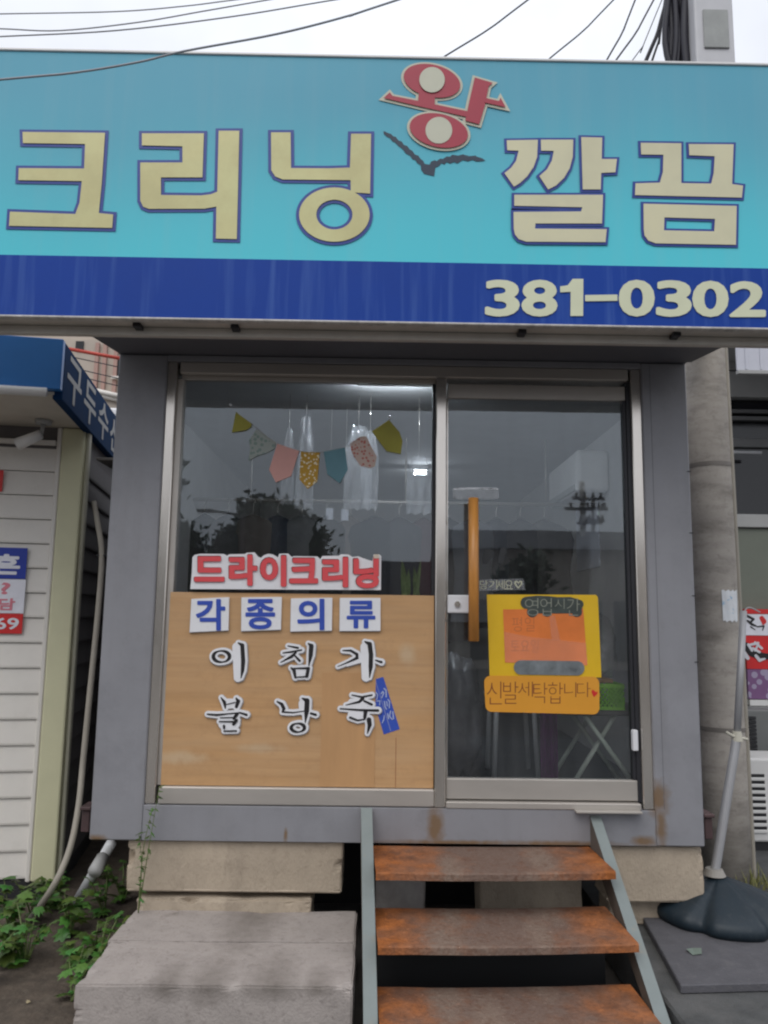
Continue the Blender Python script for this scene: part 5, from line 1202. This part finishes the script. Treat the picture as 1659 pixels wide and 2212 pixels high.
# ------------------------------------------------------------------ the far side of the street (behind the camera, mirrored in the glass)
def mir(px, py, Yv, z=None):
    p = P(px, py, Y=Yv); return Vector((p.x, -p.y, p.z if z is None else z))
OY = 22.0
ob = thing('opposite_building', 'low pale building across the street mirrored in the door glass', 'building', tuple(mir(1180,1300,OY,-.02)))
oa, oc = mir(985,1200,OY), mir(1480,1200,OY)
box('wall', oa.x, oc.x, -OY-6, -OY, -.02, mir(1200,1188,OY).z, 'beige_wall', ob, 0)
rz_ = mir(1200,1188,OY).z
slab('roof', [(oa.x-.4, -OY+.5, rz_), (oa.x-.4, -OY-3, rz_+1.0), (oa.x-.4, -OY-6.5, rz_)], (oc.x-oa.x+.8,0,0), M('roof_dark', (.06,.06,.07), .7), ob)
for k in range(4): box('shop_window', oa.x+.5+k*1.6, oa.x+1.7+k*1.6, -OY+.002, -OY+.04, .3, 2.3, 'glass_dark', ob, 0)
ob2 = thing('dark_shophouse', 'dark row of shops across the street mirrored below the red letters', 'building', tuple(mir(640,1300,OY+3,-.02)))
o1, o2 = mir(150,1200,OY+3), mir(972,1200,OY+3)
box('wall', o1.x, o2.x, -OY-9, -OY-3, -.02, mir(800,1212,OY+3).z, M('dark_wall', (.07,.065,.06), .8, var=.2), ob2, 0)
for k in range(6): box('shop_window', o1.x+.6+k*2.0, o1.x+2.1+k*2.0, -OY-2.998, -OY-2.96, .3, 2.4, 'glass_dark', ob2, 0)
def tree(lb, cx, cy, z0, z1, rx, seed, nl=2600, mt='leaf_tree'):
    M('leaf_tree', (.03,.06,.022), .6, var=.4); M('bark', (.08,.06,.045), .9)
    rnd = random.Random(seed); t = thing('street_tree', lb, 'tree', (cx, cy, -.02), 'trees across the street')
    hh = z1-z0; bm = bmesh.new(); add_tube(bm, [(cx, cy, -.02), (cx+.05, cy, z0*.6), (cx, cy, z0+hh*.3), (cx+.1, cy, z1-hh*.2)], [.22,.18,.13,.04], 10)
    cl = []
    for k in range(14):
        a = rnd.uniform(0,6.28); f = rnd.random(); rr = rx*(1-.65*f)*rnd.uniform(.35,.95); c = Vector((cx+math.cos(a)*rr, cy+math.sin(a)*rr, z0+hh*(.1+.85*f))); cl.append(c)
        add_tube(bm, [(cx, cy, max(z0*.8, c.z-hh*.25)), c], [.06,.02], 6)
    bm_obj('trunk', bm, 'bark', t, True)
    vs = []; fs = []
    for k in range(nl):
        c = rnd.choice(cl); d = Vector((rnd.gauss(0,1), rnd.gauss(0,1), rnd.gauss(0,.8)))*rx*.24; p = c+d; s = rnd.uniform(.10,.20)
        u = Vector((rnd.gauss(0,1), rnd.gauss(0,1), rnd.gauss(0,1))).normalized(); v = u.orthogonal().normalized(); b = len(vs)
        vs += [p-u*s, p+v*s*.45, p+u*s, p-v*s*.45]; fs.append((b,b+1,b+2,b+3))
    mesh('crown', vs, fs, 'leaf_tree', t)
a = mir(580,1200,18); tp_ = mir(580,1105,18).z
tree('bushy tree across the street mirrored above the red foam letters', a.x, -18, mir(580,1225,18).z-.6, tp_-.1, 1.45, 5, 9000)
a = mir(520,1200,19); tree('smaller tree left of the bushy one across the street', a.x-.2, -19.5, 2.2, mir(510,1150,19).z, 1.1, 8)
a = mir(372,1100,17); tree('tree at the left edge of the window reflection', a.x, -17, 2.3, mir(390,1005,17).z, 1.0, 9)
a = mir(1130,1230,15); tree('low dark shrub tree mirrored beside the pull notice', a.x, -15, 1.4, mir(1130,1212,15).z, .8, 12, 1600)
def far_pole(lb, px, Yv, ptop, arms, r=.15):
    a = mir(px, 1200, Yv); zt = mir(px, ptop, Yv).z
    t = thing('power_pole', lb, 'utility pole', (a.x, -Yv, -.02), 'power poles across the street'); tube('shaft', [(a.x, -Yv, -.02), (a.x, -Yv, zt)], [r, r*.7], 'pole_concrete', t, 12)
    for (py, w0, w1) in arms:
        z = mir(px, py, Yv).z; box('crossarm', mir(w0,py,Yv).x, mir(w1,py,Yv).x, -Yv+r, -Yv+r+.09, z-.05, z+.05, 'dark_metal', t, 0)
        for s in range(4): xx = mir(w0,py,Yv).x+(mir(w1,py,Yv).x-mir(w0,py,Yv).x)*(s+.5)/4; tube('insulator', [(xx, -Yv+r+.045, z+.051), (xx, -Yv+r+.045, z+.22)], .05, 'dark_metal', t, 6)
far_pole('power pole with crossarms mirrored in the door glass', 1262, 24, 1040, ((1078,1235,1305),(1100,1220,1312),(1130,1245,1300)))
far_pole('thinner power pole right of the other one across the street', 1285, 27, 1070, ((1098,1262,1312),(1125,1268,1305)), .12)
a = mir(520,1200,16); t = thing('street_lamp', 'street lamp with a short arm mirrored at the left of the window', 'street lamp', (a.x, -16, -.02))
zt = mir(520,1108,16).z; tube('lamp_post', [(a.x, -16, -.02), (a.x, -16, zt)], [.07,.05], 'dark_metal', t, 8); tube('lamp_arm', [(a.x, -16, zt-.02), (a.x-.8, -16, zt+.06)], .03, 'dark_metal', t, 6)
box('lamp_head', a.x-1.2, a.x-.78, -16.08, -15.92, zt+.02, zt+.10, 'dark_metal', t, .01)
bpy.context.view_layer.update()
for o in list(COL.objects):
    if '_local' in o: del o['_local']
